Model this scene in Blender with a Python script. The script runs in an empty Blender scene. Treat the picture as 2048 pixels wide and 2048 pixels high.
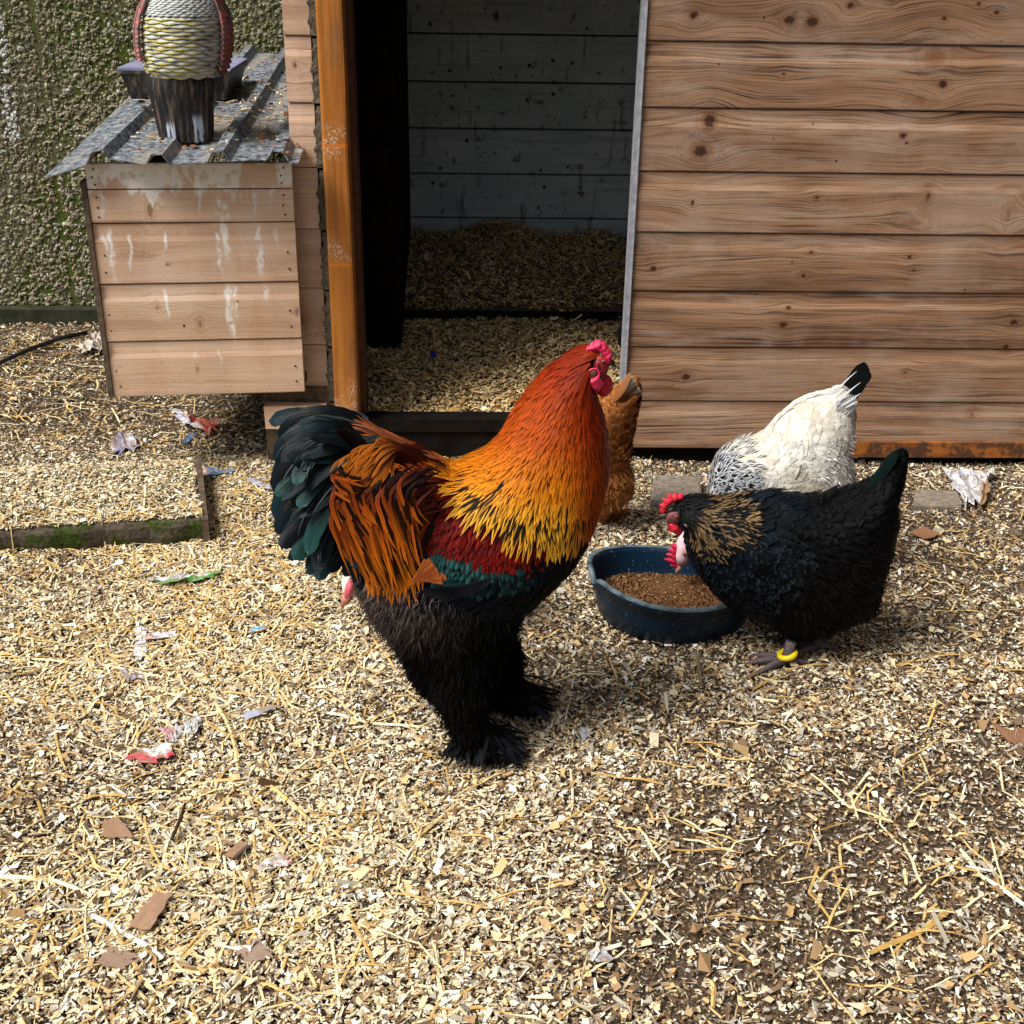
import bpy, math, random
import numpy as np
from mathutils import Vector, Matrix
from mathutils.bvhtree import BVHTree

random.seed(7)
rng = np.random.default_rng(7)
scene = bpy.context.scene
COL = scene.collection

# ------------------------------------------------------------------ camera
CAM = np.array([0.0, 0.0, 1.186])
FPX = 2500.0
TILT, YAW, ROLL = math.radians(25.68), math.radians(2.0), math.radians(1.0)
_f = np.array([math.sin(YAW)*math.cos(TILT), math.cos(YAW)*math.cos(TILT), -math.sin(TILT)])
_r0 = np.array([math.cos(YAW), -math.sin(YAW), 0.0])
_u0 = np.cross(_r0, _f)
_r = _r0*math.cos(ROLL) + _u0*math.sin(ROLL)
_u = np.cross(_r, _f)
cd = bpy.data.cameras.new('camera'); cam = bpy.data.objects.new('camera', cd); COL.objects.link(cam)
cam.matrix_world = Matrix(((_r[0], _u[0], -_f[0], CAM[0]), (_r[1], _u[1], -_f[1], CAM[1]), (_r[2], _u[2], -_f[2], CAM[2]), (0, 0, 0, 1)))
cd.sensor_width = 36.0; cd.lens = 36.0*FPX/2048; cd.clip_start = 0.02; cd.clip_end = 200
scene.camera = cam

# ------------------------------------------------------------------ sky, sun, exposure
world = bpy.data.worlds.new('World'); scene.world = world; world.use_nodes = True
wn = world.node_tree; wn.nodes.clear()
sky = wn.nodes.new('ShaderNodeTexSky'); sky.sky_type = 'NISHITA'; sky.sun_disc = False
SUN_EL, SUN_AZ = math.radians(52), math.radians(242)      # azimuth the light comes from, clockwise from +Y
sky.sun_elevation = SUN_EL; sky.sun_rotation = SUN_AZ; sky.dust_density = 4.0; sky.air_density = 1.0; sky.ozone_density = 1.0
bg = wn.nodes.new('ShaderNodeBackground'); bg.inputs['Strength'].default_value = 0.065
wo = wn.nodes.new('ShaderNodeOutputWorld')
hsv = wn.nodes.new('ShaderNodeHueSaturation'); hsv.inputs['Saturation'].default_value = 0.45
wn.links.new(sky.outputs[0], hsv.inputs['Color']); wn.links.new(hsv.outputs[0], bg.inputs['Color']); wn.links.new(bg.outputs[0], wo.inputs['Surface'])
sd = bpy.data.lights.new('sun', 'SUN'); sun = bpy.data.objects.new('sun', sd); COL.objects.link(sun)
sd.energy = 3.6; sd.angle = math.radians(30); sd.color = (1.0, 0.95, 0.86)
sdir = Vector((math.sin(SUN_AZ)*math.cos(SUN_EL), math.cos(SUN_AZ)*math.cos(SUN_EL), math.sin(SUN_EL)))
sun.rotation_euler = sdir.to_track_quat('Z', 'Y').to_euler(); sun.location = (-2, -3, 5)
vs = scene.view_settings
vs.view_transform = 'Standard'; vs.look = 'None'; vs.gamma = 1.0; vs.use_curve_mapping = False; vs.exposure = 0.6
scene.cycles.max_bounces = 6; scene.cycles.diffuse_bounces = 3; scene.cycles.glossy_bounces = 2
scene.cycles.transparent_max_bounces = 4; scene.cycles.use_denoising = True

# ------------------------------------------------------------------ measuring helpers (photograph pixels, 2048 wide, to metres)
def ray(px, py):
    return _f + (px-1024)/FPX*_r - (py-1024)/FPX*_u
def onY(px, py, Y):
    d = ray(px, py); return CAM + d*((Y-CAM[1])/d[1])
def onZ(px, py, z=0.0):
    d = ray(px, py); return CAM + d*((z-CAM[2])/d[2])
def proj(P):
    q = np.asarray(P, float)-CAM; w = q@_f
    return np.stack([1024+FPX*(q@_r)/w, 1024-FPX*(q@_u)/w], -1)

# ------------------------------------------------------------------ object helpers
def setp(o, label=None, cat=None, group=None, kind=None):
    if label: o['label'] = label
    if cat: o['category'] = cat
    if group: o['group'] = group
    if kind: o['kind'] = kind
    return o
def empty(name, loc, label=None, cat=None, group=None, kind=None):
    o = bpy.data.objects.new(name, None); COL.objects.link(o); o.location = Vector([float(v) for v in loc])
    o.empty_display_size = 0.05
    return setp(o, label, cat, group, kind)
def link(name, me, mat=None, parent=None):
    o = bpy.data.objects.new(name, me); COL.objects.link(o)
    if mat is not None and not me.materials: me.materials.append(mat)
    if parent is not None:
        o.parent = parent
        off = Vector(parent.location)
        if parent.parent is not None: off += Vector(parent.parent.location)
        if parent.type == 'EMPTY' or True:
            o.matrix_parent_inverse = Matrix.Identity(4)
            o.location = -off if not parent.get('_w') else Vector((0, 0, 0))
        o['_w'] = 1
    else:
        o['_w'] = 1
    return o
def meshpy(name, V, Fc, smooth=False):
    me = bpy.data.meshes.new(name); me.from_pydata([tuple(map(float, v)) for v in V], [], [tuple(f) for f in Fc]); me.update()
    if smooth: me.polygons.foreach_set('use_smooth', [True]*len(me.polygons))
    return me
def meshnp(name, V, quads=None, tris=None, smooth=True, attrs=None, uv=None):
    V = np.asarray(V, np.float32); me = bpy.data.meshes.new(name)
    lq = 0 if quads is None else len(quads); lt = 0 if tris is None else len(tris)
    me.vertices.add(len(V)); me.vertices.foreach_set('co', V.ravel())
    parts = []; starts = []; n = 0
    if lq: parts.append(np.asarray(quads, np.int32).ravel()); starts.append(np.arange(lq)*4); n = lq*4
    if lt: parts.append(np.asarray(tris, np.int32).ravel()); starts.append(n+np.arange(lt)*3); n += lt*3
    me.loops.add(n); me.loops.foreach_set('vertex_index', np.concatenate(parts).astype(np.int32))
    me.polygons.add(lq+lt); me.polygons.foreach_set('loop_start', np.concatenate(starts).astype(np.int32))
    me.update(calc_edges=True)
    me.polygons.foreach_set('use_smooth', np.full(lq+lt, smooth))
    for k, a in (attrs or {}).items():
        c = np.ones((len(V), 4), np.float32); c[:, :3] = a
        at = me.color_attributes.new(k, 'FLOAT_COLOR', 'POINT'); at.data.foreach_set('color', c.ravel())
    if uv is not None:
        ul = me.uv_layers.new(name='UVMap'); vi = np.concatenate(parts)
        ul.data.foreach_set('uv', np.asarray(uv, np.float32)[vi].ravel())
    me.validate()
    return me

class Geo:                                      # gathers simple solids into one mesh
    def __init__(s): s.V = []; s.F = []
    def add(s, V, Fc):
        b = len(s.V); s.V += [tuple(map(float, v)) for v in V]; s.F += [tuple(i+b for i in f) for f in Fc]
    def box(s, lo, hi, jit=0.0):
        x0, y0, z0 = lo; x1, y1, z1 = hi
        V = [(x0, y0, z0), (x1, y0, z0), (x1, y1, z0), (x0, y1, z0), (x0, y0, z1), (x1, y0, z1), (x1, y1, z1), (x0, y1, z1)]
        if jit: V = [tuple(c+random.uniform(-jit, jit) for c in v) for v in V]
        s.add(V, [(3, 2, 1, 0), (4, 5, 6, 7), (0, 1, 5, 4), (1, 2, 6, 5), (2, 3, 7, 6), (3, 0, 4, 7)])
    def tube(s, pts, rads, n=8, cap=True):
        pts = [Vector([float(c) for c in p]) for p in pts]; V = []; Fc = []
        up = None
        for i, p in enumerate(pts):
            t = (pts[min(i+1, len(pts)-1)]-pts[max(i-1, 0)]).normalized()
            if up is None:
                up = Vector((0, 0, 1)) if abs(t.z) < .9 else Vector((1, 0, 0))
            a = t.cross(up).normalized(); b = a.cross(t).normalized(); up = b
            for k in range(n):
                w = 2*math.pi*k/n; V.append(p+(a*math.cos(w)+b*math.sin(w))*rads[i])
        m = len(pts)
        for i in range(m-1):
            for k in range(n):
                k2 = (k+1) % n; Fc.append((i*n+k, i*n+k2, (i+1)*n+k2, (i+1)*n+k))
        if cap: Fc.append(tuple(range(n-1, -1, -1))); Fc.append(tuple(range((m-1)*n, m*n)))
        s.add(V, Fc)
    def ball(s, c, r, seg=12, rings=8, rot=None):
        V = []; Fc = []; R = rot or Matrix.Identity(3); c = Vector([float(k) for k in c])
        for i in range(rings+1):
            th = math.pi*i/rings
            for k in range(seg):
                w = 2*math.pi*k/seg
                V.append(c+R@Vector((r[0]*math.sin(th)*math.cos(w), r[1]*math.sin(th)*math.sin(w), r[2]*math.cos(th))))
        for i in range(rings):
            for k in range(seg):
                k2 = (k+1) % seg; Fc.append((i*seg+k, (i+1)*seg+k, (i+1)*seg+k2, i*seg+k2))
        s.add(V, Fc)
    def mesh(s, name, smooth=False):
        me = meshpy(name, s.V, s.F, smooth)
        if smooth:
            import bmesh
            bm = bmesh.new(); bm.from_mesh(me); bmesh.ops.remove_doubles(bm, verts=bm.verts, dist=1e-6); bm.to_mesh(me); bm.free()
            me.polygons.foreach_set('use_smooth', [True]*len(me.polygons))
        return me

# ------------------------------------------------------------------ node helpers
class NT:
    def __init__(s, name, rough=0.8, spec=0.3):
        s.m = bpy.data.materials.new(name); s.m.use_nodes = True; s.t = s.m.node_tree; s.n = s.t.nodes; s.n.clear()
        s.out = s.n.new('ShaderNodeOutputMaterial'); s.b = s.n.new('ShaderNodeBsdfPrincipled')
        s.t.links.new(s.b.outputs[0], s.out.inputs['Surface'])
        s.b.inputs['Roughness'].default_value = rough; s.b.inputs['Specular IOR Level'].default_value = spec
    def put(s, sock, v):
        if isinstance(v, bpy.types.NodeSocket): s.t.links.new(v, sock)
        elif v is not None:
            if isinstance(v, (tuple, list)) and sock.type == 'RGBA' and len(v) == 3: v = (*v, 1)
            sock.default_value = v
    def math(s, op, a, b=None, c=None, clamp=False):
        n = s.n.new('ShaderNodeMath'); n.operation = op; n.use_clamp = clamp
        s.put(n.inputs[0], a)
        if b is not None: s.put(n.inputs[1], b)
        if c is not None: s.put(n.inputs[2], c)
        return n.outputs[0]
    def vmath(s, op, a, b=None):
        n = s.n.new('ShaderNodeVectorMath'); n.operation = op; s.put(n.inputs[0], a)
        if b is not None: s.put(n.inputs[1], b)
        return n.outputs['Value'] if op in ('DOT_PRODUCT', 'LENGTH', 'DISTANCE') else n.outputs[0]
    def pos(s): return s.n.new('ShaderNodeNewGeometry').outputs['Position']
    def sep(s, v):
        n = s.n.new('ShaderNodeSeparateXYZ'); s.put(n.inputs[0], v); return n.outputs
    def comb(s, x=0., y=0., z=0.):
        n = s.n.new('ShaderNodeCombineXYZ'); s.put(n.inputs[0], x); s.put(n.inputs[1], y); s.put(n.inputs[2], z); return n.outputs[0]
    def noise(s, v, scale, detail=4, rough=.55, dist=0., col=False):
        n = s.n.new('ShaderNodeTexNoise'); s.put(n.inputs['Vector'], v); n.inputs['Scale'].default_value = scale
        n.inputs['Detail'].default_value = detail; n.inputs['Roughness'].default_value = rough; n.inputs['Distortion'].default_value = dist
        return n.outputs[1 if col else 0]
    def voro(s, v, scale, out='Distance', feat='F1'):
        n = s.n.new('ShaderNodeTexVoronoi'); n.feature = feat; s.put(n.inputs['Vector'], v); n.inputs['Scale'].default_value = scale
        return n.outputs[out]
    def ramp(s, f, stops):
        n = s.n.new('ShaderNodeValToRGB'); s.put(n.inputs[0], f); e = n.color_ramp.elements
        while len(e) < len(stops): e.new(.5)
        for i, (p, c) in enumerate(stops):
            e[i].position = p; e[i].color = (*c, 1) if len(c) == 3 else c
        return n.outputs[0]
    def mix(s, f, a, b, mode='MIX'):
        n = s.n.new('ShaderNodeMix'); n.data_type = 'RGBA'; n.blend_type = mode
        s.put(n.inputs[0], f); s.put(n.inputs[6], a); s.put(n.inputs[7], b); return n.outputs[2]
    def sstep(s, x, a, b):
        n = s.n.new('ShaderNodeMapRange'); n.interpolation_type = 'SMOOTHSTEP'
        s.put(n.inputs[0], x); n.inputs[1].default_value = a; n.inputs[2].default_value = b; return n.outputs[0]
    def attr(s, name):
        n = s.n.new('ShaderNodeAttribute'); n.attribute_name = name; return n.outputs['Color']
    def rnd(s): return s.n.new('ShaderNodeObjectInfo').outputs['Random']
    def bump(s, h, st=.3, d=.002):
        n = s.n.new('ShaderNodeBump'); n.inputs['Strength'].default_value = st; n.inputs['Distance'].default_value = d
        s.put(n.inputs['Height'], h); s.t.links.new(n.outputs[0], s.b.inputs['Normal'])
    def base(s, c): s.put(s.b.inputs['Base Color'], c)

def simple(name, col, rough=.7, spec=.3, var=.25, scale=40, bump=.2, metal=0):
    t = NT(name, rough, spec); n = t.noise(t.pos(), scale, 5, .6)
    dark = tuple(c*(1-var) for c in col); lite = tuple(min(1, c*(1+var)) for c in col)
    t.base(t.ramp(n, [(.3, dark), (.7, lite)])); t.bump(n, bump, .002); t.b.inputs['Metallic'].default_value = metal
    return t.m

PITCH = .13
def wood(name, ramp, knots=(), drips=(), zbase=0.0, grain=1.0, stain=None, wear=None, sdir=(1, 1, .35)):
    """pine boards seen from the front: grain runs along x, bends round each knot (px, py, rx, rz in metres)"""
    t = NT(name, .62, .25); P = t.pos(); x, y, z = t.sep(P)[:3]
    bid = t.math('FLOOR', t.math('DIVIDE', t.math('SUBTRACT', z, zbase), PITCH))
    off = t.math('MULTIPLY', bid, 7.31)
    warp = None; kmask = None; ring = None
    for (kx, kz, rx, rz, dk) in knots:
        d = t.vmath('MULTIPLY', t.vmath('SUBTRACT', P, (kx, 0, kz)), (1/rx, 0, 1/rz))
        d2 = t.vmath('DOT_PRODUCT', d, d)
        e = t.math('EXPONENT', t.math('MULTIPLY', d2, -.16))
        w = t.math('MULTIPLY', t.math('SUBTRACT', z, kz), e)
        warp = w if warp is None else t.math('ADD', warp, w)
        k = t.math('MULTIPLY', t.math('EXPONENT', t.math('MULTIPLY', d2, -1.1)), dk)
        kmask = k if kmask is None else t.math('MAXIMUM', kmask, k)
    lo = t.noise(t.comb(t.math('MULTIPLY', x, 1.1), off, t.math('MULTIPLY', z, 5.0)), 1.6, 3, .5)
    zz = t.math('ADD', z, t.math('MULTIPLY', lo, .05))
    if warp is not None: zz = t.math('SUBTRACT', zz, t.math('MULTIPLY', warp, .82))
    g1 = t.noise(t.comb(t.math('ADD', t.math('MULTIPLY', x, 1.2), off), off, t.math('MULTIPLY', zz, 150.0)), 1.0, 3, .6)
    g2 = t.noise(t.comb(t.math('MULTIPLY', x, 6.0), off, t.math('MULTIPLY', zz, 420.0)), 1.0, 2, .6)
    g3 = t.noise(t.comb(t.math('MULTIPLY', x, 1.6), off, t.math('MULTIPLY', zz, 22.0)), 1.0, 3, .6)
    rw = t.noise(t.comb(off, 0., bid), 3.7, 0)
    tone = t.math('ADD', t.math('MULTIPLY', g3, .62), t.math('MULTIPLY', rw, .3))
    c = t.ramp(tone, [(.27, ramp[0]), (.47, ramp[1]), (.66, ramp[2])])
    lines = t.sstep(g1, .43, .34)
    fade = t.sstep(t.noise(t.vmath('MULTIPLY', P, (.5, 1, 1.4)), 7, 3), .36, .58)
    c = t.mix(t.math('MULTIPLY', t.math('MULTIPLY', lines, .72*grain), t.math('ADD', t.math('MULTIPLY', fade, .8), .2)), c, ramp[3])
    c = t.mix(t.math('MULTIPLY', t.sstep(g2, .52, .34), .5*grain), c, ramp[3])
    big = t.noise(P, 5, 4, .6)
    c = t.mix(t.math('MULTIPLY', t.sstep(big, .45, .75), .5), c, ramp[4])
    nk = t.voro(t.vmath('MULTIPLY', P, (1, .1, 1)), 21)
    c = t.mix(t.math('MULTIPLY', t.sstep(nk, .085, .05), t.sstep(t.noise(P, 9, 2), .54, .6)), c, (.05, .025, .015))
    if stain: c = t.mix(t.math('MULTIPLY', t.sstep(t.noise(t.vmath('MULTIPLY', P, sdir), 13, 5, .65), .5, .72), stain[1]), c, stain[0])
    if kmask is not None:
        kn_ = t.noise(P, 140, 3, .6); km = t.math('ADD', kmask, t.math('MULTIPLY', t.math('SUBTRACT', kn_, .5), .55))
        c = t.mix(t.math('MULTIPLY', t.sstep(km, .16, .62), .68), c, (.17, .07, .03))
        c = t.mix(t.math('MULTIPLY', t.sstep(km, .62, .82), .92), c, (.035, .014, .008))
        c = t.mix(t.math('MULTIPLY', t.math('MULTIPLY', t.sstep(km, .05, .12), t.sstep(km, .22, .14)), .25), c, (.09, .04, .018))
    if drips:
        m = None; wob = t.math('MULTIPLY', t.math('SUBTRACT', t.noise(P, 22, 2), .5), .035)
        for (dx, z1, z0, w) in drips:
            a = t.sstep(t.math('ABSOLUTE', t.math('SUBTRACT', t.math('ADD', x, wob), dx)), w, w*.25)
            b = t.math('MULTIPLY', t.sstep(z, z0, z0+.05), t.sstep(z, z1+.01, z1-.01))
            q = t.math('MULTIPLY', a, b); m = q if m is None else t.math('MAXIMUM', m, q)
        m = t.math('MULTIPLY', m, t.sstep(t.noise(P, 60, 3), .33, .58))
        c = t.mix(t.math('MULTIPLY', m, .82), c, (.82, .81, .8))
    if wear:          # pale smear under the roof sheet
        m = t.sstep(t.math('ADD', z, t.math('MULTIPLY', t.noise(t.vmath('MULTIPLY', P, (1, 1, .5)), 13, 5, .7), .34)), wear[0], wear[0]+.02)
        c = t.mix(t.math('MULTIPLY', m, .85), c, t.ramp(t.noise(P, 45, 4), [(.3, (.55, .5, .43)), (.48, (.88, .88, .86))]))
    t.base(c)
    h = t.math('ADD', t.math('MULTIPLY', g1, .6), t.math('MULTIPLY', g2, .4)); t.bump(h, .6, .002)
    return t.m

def ztop(px, py, Y): return onY(px, py, Y)[2]

# ------------------------------------------------------------------ ground and its height
def gz(x, y):
    x = np.asarray(x, float); y = np.asarray(y, float)
    h = .007*np.sin(3.1*x+1.3)*np.sin(2.7*y+.4)+.004*np.sin(9*x+2*y)+.003*np.sin(14*y-5*x+1)+.0025*np.sin(31*x+17*y)*np.sin(23*y-11*x)
    return h
WALLY = 2.74
BACKY = 3.85

t = NT('dark_litter_soil', .95, .1); P = t.pos()
n1 = t.noise(P, 14, 6, .65); n2 = t.noise(P, 190, 4, .7)
c = t.ramp(n2, [(.3, (.02, .013, .009)), (.5, (.07, .048, .032)), (.7, (.24, .18, .12))])
t.base(t.mix(t.math('MULTIPLY', t.sstep(n1, .42, .62), .6), c, (.05, .036, .026))); t.bump(n2, .8, .004)
M_SOIL = t.m
nx, ny = 140, 150
gx = np.concatenate([[-30, -8], np.linspace(-2.6, 2.6, nx), [8, 30]]); gy = np.concatenate([[-30, -4], np.linspace(.5, 4.2, ny), [12, 30]])
GX, GY = np.meshgrid(gx, gy, indexing='ij')
edge = ((np.abs(GX) < 2.7) & (GY > .4) & (GY < 4.3))
V = np.stack([GX, GY, np.where(edge, gz(GX, GY), 0)-.004], -1).reshape(-1, 3)
I = np.arange(V.shape[0]).reshape(GX.shape)
Q = np.stack([I[:-1, :-1], I[1:, :-1], I[1:, 1:], I[:-1, 1:]], -1).reshape(-1, 4)
setp(link('ground', meshnp('ground', V, Q), M_SOIL), kind='structure')

# concrete slab half buried at the left
A = onZ(402, 1035, .045); B = onZ(385, 925, .045)
slab_z = .045
t = NT('mossy_concrete', .9, .15); P = t.pos(); n1 = t.noise(P, 16, 5, .6); n2 = t.noise(P, 130, 4, .7)
c = t.ramp(n2, [(.3, (.03, .024, .018)), (.7, (.13, .105, .08))])
mz = t.sep(P)[2]
moss = t.math('MULTIPLY', t.sstep(n1, .44, .56), 1.0)
t.base(t.mix(moss, c, t.ramp(n2, [(.3, (.008, .016, .003)), (.7, (.055, .08, .012))]))); t.bump(n2, .7, .004)
M_MOSSCON = t.m
FR, BR, FL, BL = onZ(402, 1040, slab_z), onZ(383, 926, slab_z), onZ(-260, 1084, slab_z), onZ(-260, 950, slab_z)
slab_poly = [tuple(p[:2]) for p in (FL, FR, BR, BL)]
slab = empty('garden_slab', (FR[0], FR[1], 0), 'low mossy concrete slab strewn with shavings at the left edge', 'slab')
Vs = []; Fs = []; nS = 30
for i in range(nS+1):
    k = i/nS; f = FL*(1-k)+FR*k; b = BL*(1-k)+BR*k; d = (b-f)/np.linalg.norm(b-f); w = .004*math.sin(19*k)+.003*math.sin(47*k)+random.uniform(-.001, .001)
    for s, z in ((.006, -.02), (0, .012), (.001, .034), (.006, .0425), (.02, slab_z)): q = f+d*(s+w); Vs.append((q[0], q[1], z+random.uniform(-.001, .001)))
    for s, z in ((-.01, slab_z), (.004, .03), (.006, -.02)): q = b+d*s; Vs.append((q[0], q[1], z))
for i in range(nS):
    for k in range(7): Fs.append((i*8+k, i*8+k+1, (i+1)*8+k+1, (i+1)*8+k))
Fs.append(tuple(range(7, -1, -1))); Fs.append(tuple(nS*8+k for k in range(8)))
link('slab_body', meshpy('slab_body', Vs, Fs), M_MOSSCON, slab)
M_DARKWOOD = simple('damp_dark_wood', (.09, .065, .045), .85, .2, .5, 60, .6)
g = Geo(); e0, e1 = FR+np.array([.002, -.006, 0]), BR+np.array([.002, .03, 0]); o_ = np.array([.014, 0, 0])
g.add([(*(e0+a_)[:2], z) for z in (-.02, slab_z+.003) for a_ in (0*o_, o_)]+[(*(e1+a_)[:2], z) for z in (-.02, slab_z+.003) for a_ in (0*o_, o_)], [(0, 1, 3, 2), (5, 4, 6, 7), (1, 5, 7, 3), (4, 0, 2, 6), (2, 3, 7, 6), (1, 0, 4, 5)])
link('edging_board', g.mesh('edging_board'), M_DARKWOOD, slab)
def inpoly0(x, y, poly):
    ins = np.zeros(np.shape(x), bool); n = len(poly)
    for i in range(n):
        x0, y0 = poly[i]; x1, y1 = poly[(i+1) % n]
        if y0 == y1: continue
        ins ^= ((y0 > y) != (y1 > y)) & (x < (x1-x0)*(y-y0)/(y1-y0)+x0)
    return ins
def surf_z(x, y):
    z = gz(x, y)
    x = np.asarray(x, float); y = np.asarray(y, float); on = inpoly0(x, y-.012, slab_poly)
    return np.where(on, slab_z+.001, z)

# ------------------------------------------------------------------ shed
zl = [ztop(1400, yy, WALLY) for yy in (83, 214, 342, 465, 583, 696, 803)]
z0 = zl[-1]; PITCH = (zl[0]-zl[-1])/6
kn = [(280, 60, 18, 16, 1), (670, 82, 24, 18, 1), (762, 90, 26, 21, 1), (918, 22, 20, 15, .9), (1298, 74, 14, 10, .9), (1512, 50, 15, 10, .9), (1440, 15, 11, 9, .9), (1090, 2, 10, 8, .8),
      (1262, 232, 44, 40, .62), (1292, 342, 18, 17, 1), (1200, 405, 36, 24, .55), (345, 492, 28, 32, .95), (310, 612, 44, 32, .9), (645, 300, 9, 6, .9), (1132, 552, 18, 14, .9),
      (1145, 582, 8, 7, .9), (780, 803, 12, 9, .8), (860, 815, 70, 3, .7), (275, 825, 9, 14, .8), (1232, 800, 12, 24, .75), (1168, 905, 52, 22, .5), (1560, 868, 16, 32, .55),
      (115, 1093, 16, 12, 1), (88, 1000, 30, 26, .45), (757, 1027, 12, 9, .9), (727, 1122, 11, 11, .9), (1158, 1045, 11, 10, .9), (1175, 1100, 10, 8, .9), (665, 1252, 13, 9, .9),
      (643, 1322, 22, 16, .95), (1583, 1310, 22, 16, .95), (248, 1533, 20, 15, 1), (1140, 1515, 13, 11, .8), (1412, 1687, 12, 10, .7), (1550, 1410, 14, 13, 1)]
KN = []
mpp = 2.9/FPX
for (X, Y, rx, rz, dk) in kn:
    p = onY(1250+X/2.034, Y/2.034, WALLY); KN.append((p[0], p[2], rx/2.034*mpp*1.35, rz/2.034*mpp*1.35, dk))
M_CLAD = wood('shiplap_pine', [(.13, .062, .032), (.32, .18, .105), (.50, .335, .23), (.035, .016, .010), (.42, .31, .24)], KN, zbase=z0, grain=1.3, stain=((.50, .39, .31), .4), sdir=(.3, 1, 2.2))

def board(x0, x1, zb, zt, Y, cove=True, sag=0.0, n=6, th=.016):
    """one shiplap board: flat face, hollowed shoulder at the top, rounded lower arris"""
    h = zt-zb
    if cove:
        pr = [(th, 0.0008), (.0016, .0008), (.0003, .003), (0, .010), (0, h*.70), (.0012, h*.735), (.0032, h*.79), (.0038, h*.88), (.0042, h-.0016), (th, h-.0016)]
    else:
        pr = [(th, .001), (.001, .001), (0, .004), (0, h-.004), (.001, h-.001), (th, h-.001)]
    V = []; Fc = []; m = len(pr)
    for i in range(n+1):
        x = x0+(x1-x0)*i/n; dz = sag*math.sin(math.pi*i/n); dy = .0008*math.sin(i*2.1+zb*50)
        V += [(x, Y+a+dy, zb+b+dz) for a, b in pr]
    for i in range(n):
        for k in range(m):
            k2 = (k+1) % m; Fc.append((i*m+k, i*m+k2, (i+1)*m+k2, (i+1)*m+k)[::-1])
    Fc.append(tuple(range(m))); Fc.append(tuple(n*m+k for k in range(m-1, -1, -1)))
    return meshpy('plank', V, Fc)

xr = onY(1266, 500, WALLY)[0]       # left edge of the panel
shed = empty('chicken_shed', (0, WALLY, 0), 'pine clad chicken shed with an open doorway and raised litter floor', 'shed')
for i in range(-1, 12):
    zb = z0+i*PITCH
    if i == -1: zb2, ztp = zb+.012, z0
    else: zb2, ztp = zb, zb+PITCH
    link('plank', board(xr, 1.445, zb2, ztp, WALLY, sag=random.uniform(-.0008, .0008)), M_CLAD, shed)
M_ORANGE = None
# stained strip along the foot of the panel, right
t = NT('orange_stained_wood', .5, .35); P = t.pos(); q = t.vmath('MULTIPLY', P, (1, 1, 1))
n1 = t.noise(t.vmath('MULTIPLY', P, (2.5, 2, 30)), 3, 4, .6); n2 = t.noise(P, 22, 5, .7)
c = t.ramp(n1, [(.3, (.15, .045, .012)), (.6, (.36, .12, .02))])
t.base(t.mix(t.sstep(n2, .4, .55), c, (.075, .035, .02))); t.bump(n1, .3)
M_STRIP = t.m
pa = onY(1760, 885, WALLY-.012); 
g = Geo(); g.box((onY(1620, 890, WALLY)[0], WALLY-.010, .02), (1.445, WALLY-.0005, .058)); link('foot_strip', g.mesh('foot_strip'), M_STRIP, shed)
# white metal edge
M_TRIM = simple('grey_white_metal_edge', (.42, .44, .5), .4, .5, .25, 60, .1, .4)
g = Geo(); g.box((xr-.011, WALLY-.004, .03), (xr-.0005, WALLY+.03, 2.0)); g.box((xr-.002, WALLY-.006, .03), (xr+.0005, WALLY-.001, 2.0)); link('edge_trim', g.mesh('edge_trim'), M_TRIM, shed)

# left side of the doorway
YP = WALLY-.03
xp0, xp1 = onY(650, 420, YP)[0], onY(701, 420, YP)[0]
t = NT('worn_orange_stain_post', .42, .45); P = t.pos(); x, y, z = t.sep(P)[:3]
n1 = t.noise(t.vmath('MULTIPLY', P, (60, 30, 3)), 1, 4, .6); n2 = t.noise(P, 26, 5, .7); n3 = t.noise(P, 210, 3, .7)
c = t.ramp(n1, [(.3, (.24, .075, .012)), (.55, (.42, .15, .022)), (.75, (.5, .22, .05))])
c = t.mix(t.sstep(t.noise(t.vmath('MULTIPLY', P, (3, 3, .8)), 6, 3), .5, .62), c, t.mix(.5, c, (.2, .1, .045)))
for zc, w in ((ztop(660, 285, YP), .05), (ztop(665, 500, YP), .04), (ztop(690, 795, YP), .07)):
    b = t.math('MULTIPLY', t.sstep(t.math('ABSOLUTE', t.math('SUBTRACT', z, zc)), w, w*.3), t.sstep(n3, .5, .6))
    c = t.mix(t.math('MULTIPLY', b, t.sstep(n2, .42, .58)), c, (.56, .46, .36))
for zc in (ztop(660, 292, YP), ztop(665, 530, YP)):
    b = t.sstep(t.math('ABSOLUTE', t.math('SUBTRACT', z, zc)), .006, .001)
    c = t.mix(t.math('MULTIPLY', b, .8), c, (.6, .17, .015))
c = t.mix(t.sstep(n3, .36, .30), c, (.12, .05, .02))
t.base(c); t.bump(n2, .35, .003)
M_POST = t.m
def chamfer_box(x0, x1, y0, y1, za, zb, r=.006, n=14, jit=.0006):
    pr = [(x0, y1), (x0, y0+r), (x0+r*.3, y0+r*.3), (x0+r, y0), (x1-r, y0), (x1-r*.3, y0+r*.3), (x1, y0+r), (x1, y1)]
    V = []; Fc = []; m = len(pr)
    for i in range(n+1):
        z = za+(zb-za)*i/n; V += [(a+random.uniform(-jit, jit), b+random.uniform(-jit, jit), z) for a, b in pr]
    for i in range(n):
        for k in range(m): k2 = (k+1) % m; Fc.append((i*m+k, i*m+k2, (i+1)*m+k2, (i+1)*m+k))
    Fc.append(tuple(range(m-1, -1, -1))); Fc.append(tuple(n*m+k for k in range(m)))
    return meshpy('post', V, Fc)
link('door_post', chamfer_box(xp0, xp1, YP, YP+.06, .0, 2.0), M_POST, shed)
M_INDARK = simple('dark_brown_inner_jamb', (.085, .03, .012), .6, .3, .4, 30, .4)
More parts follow.
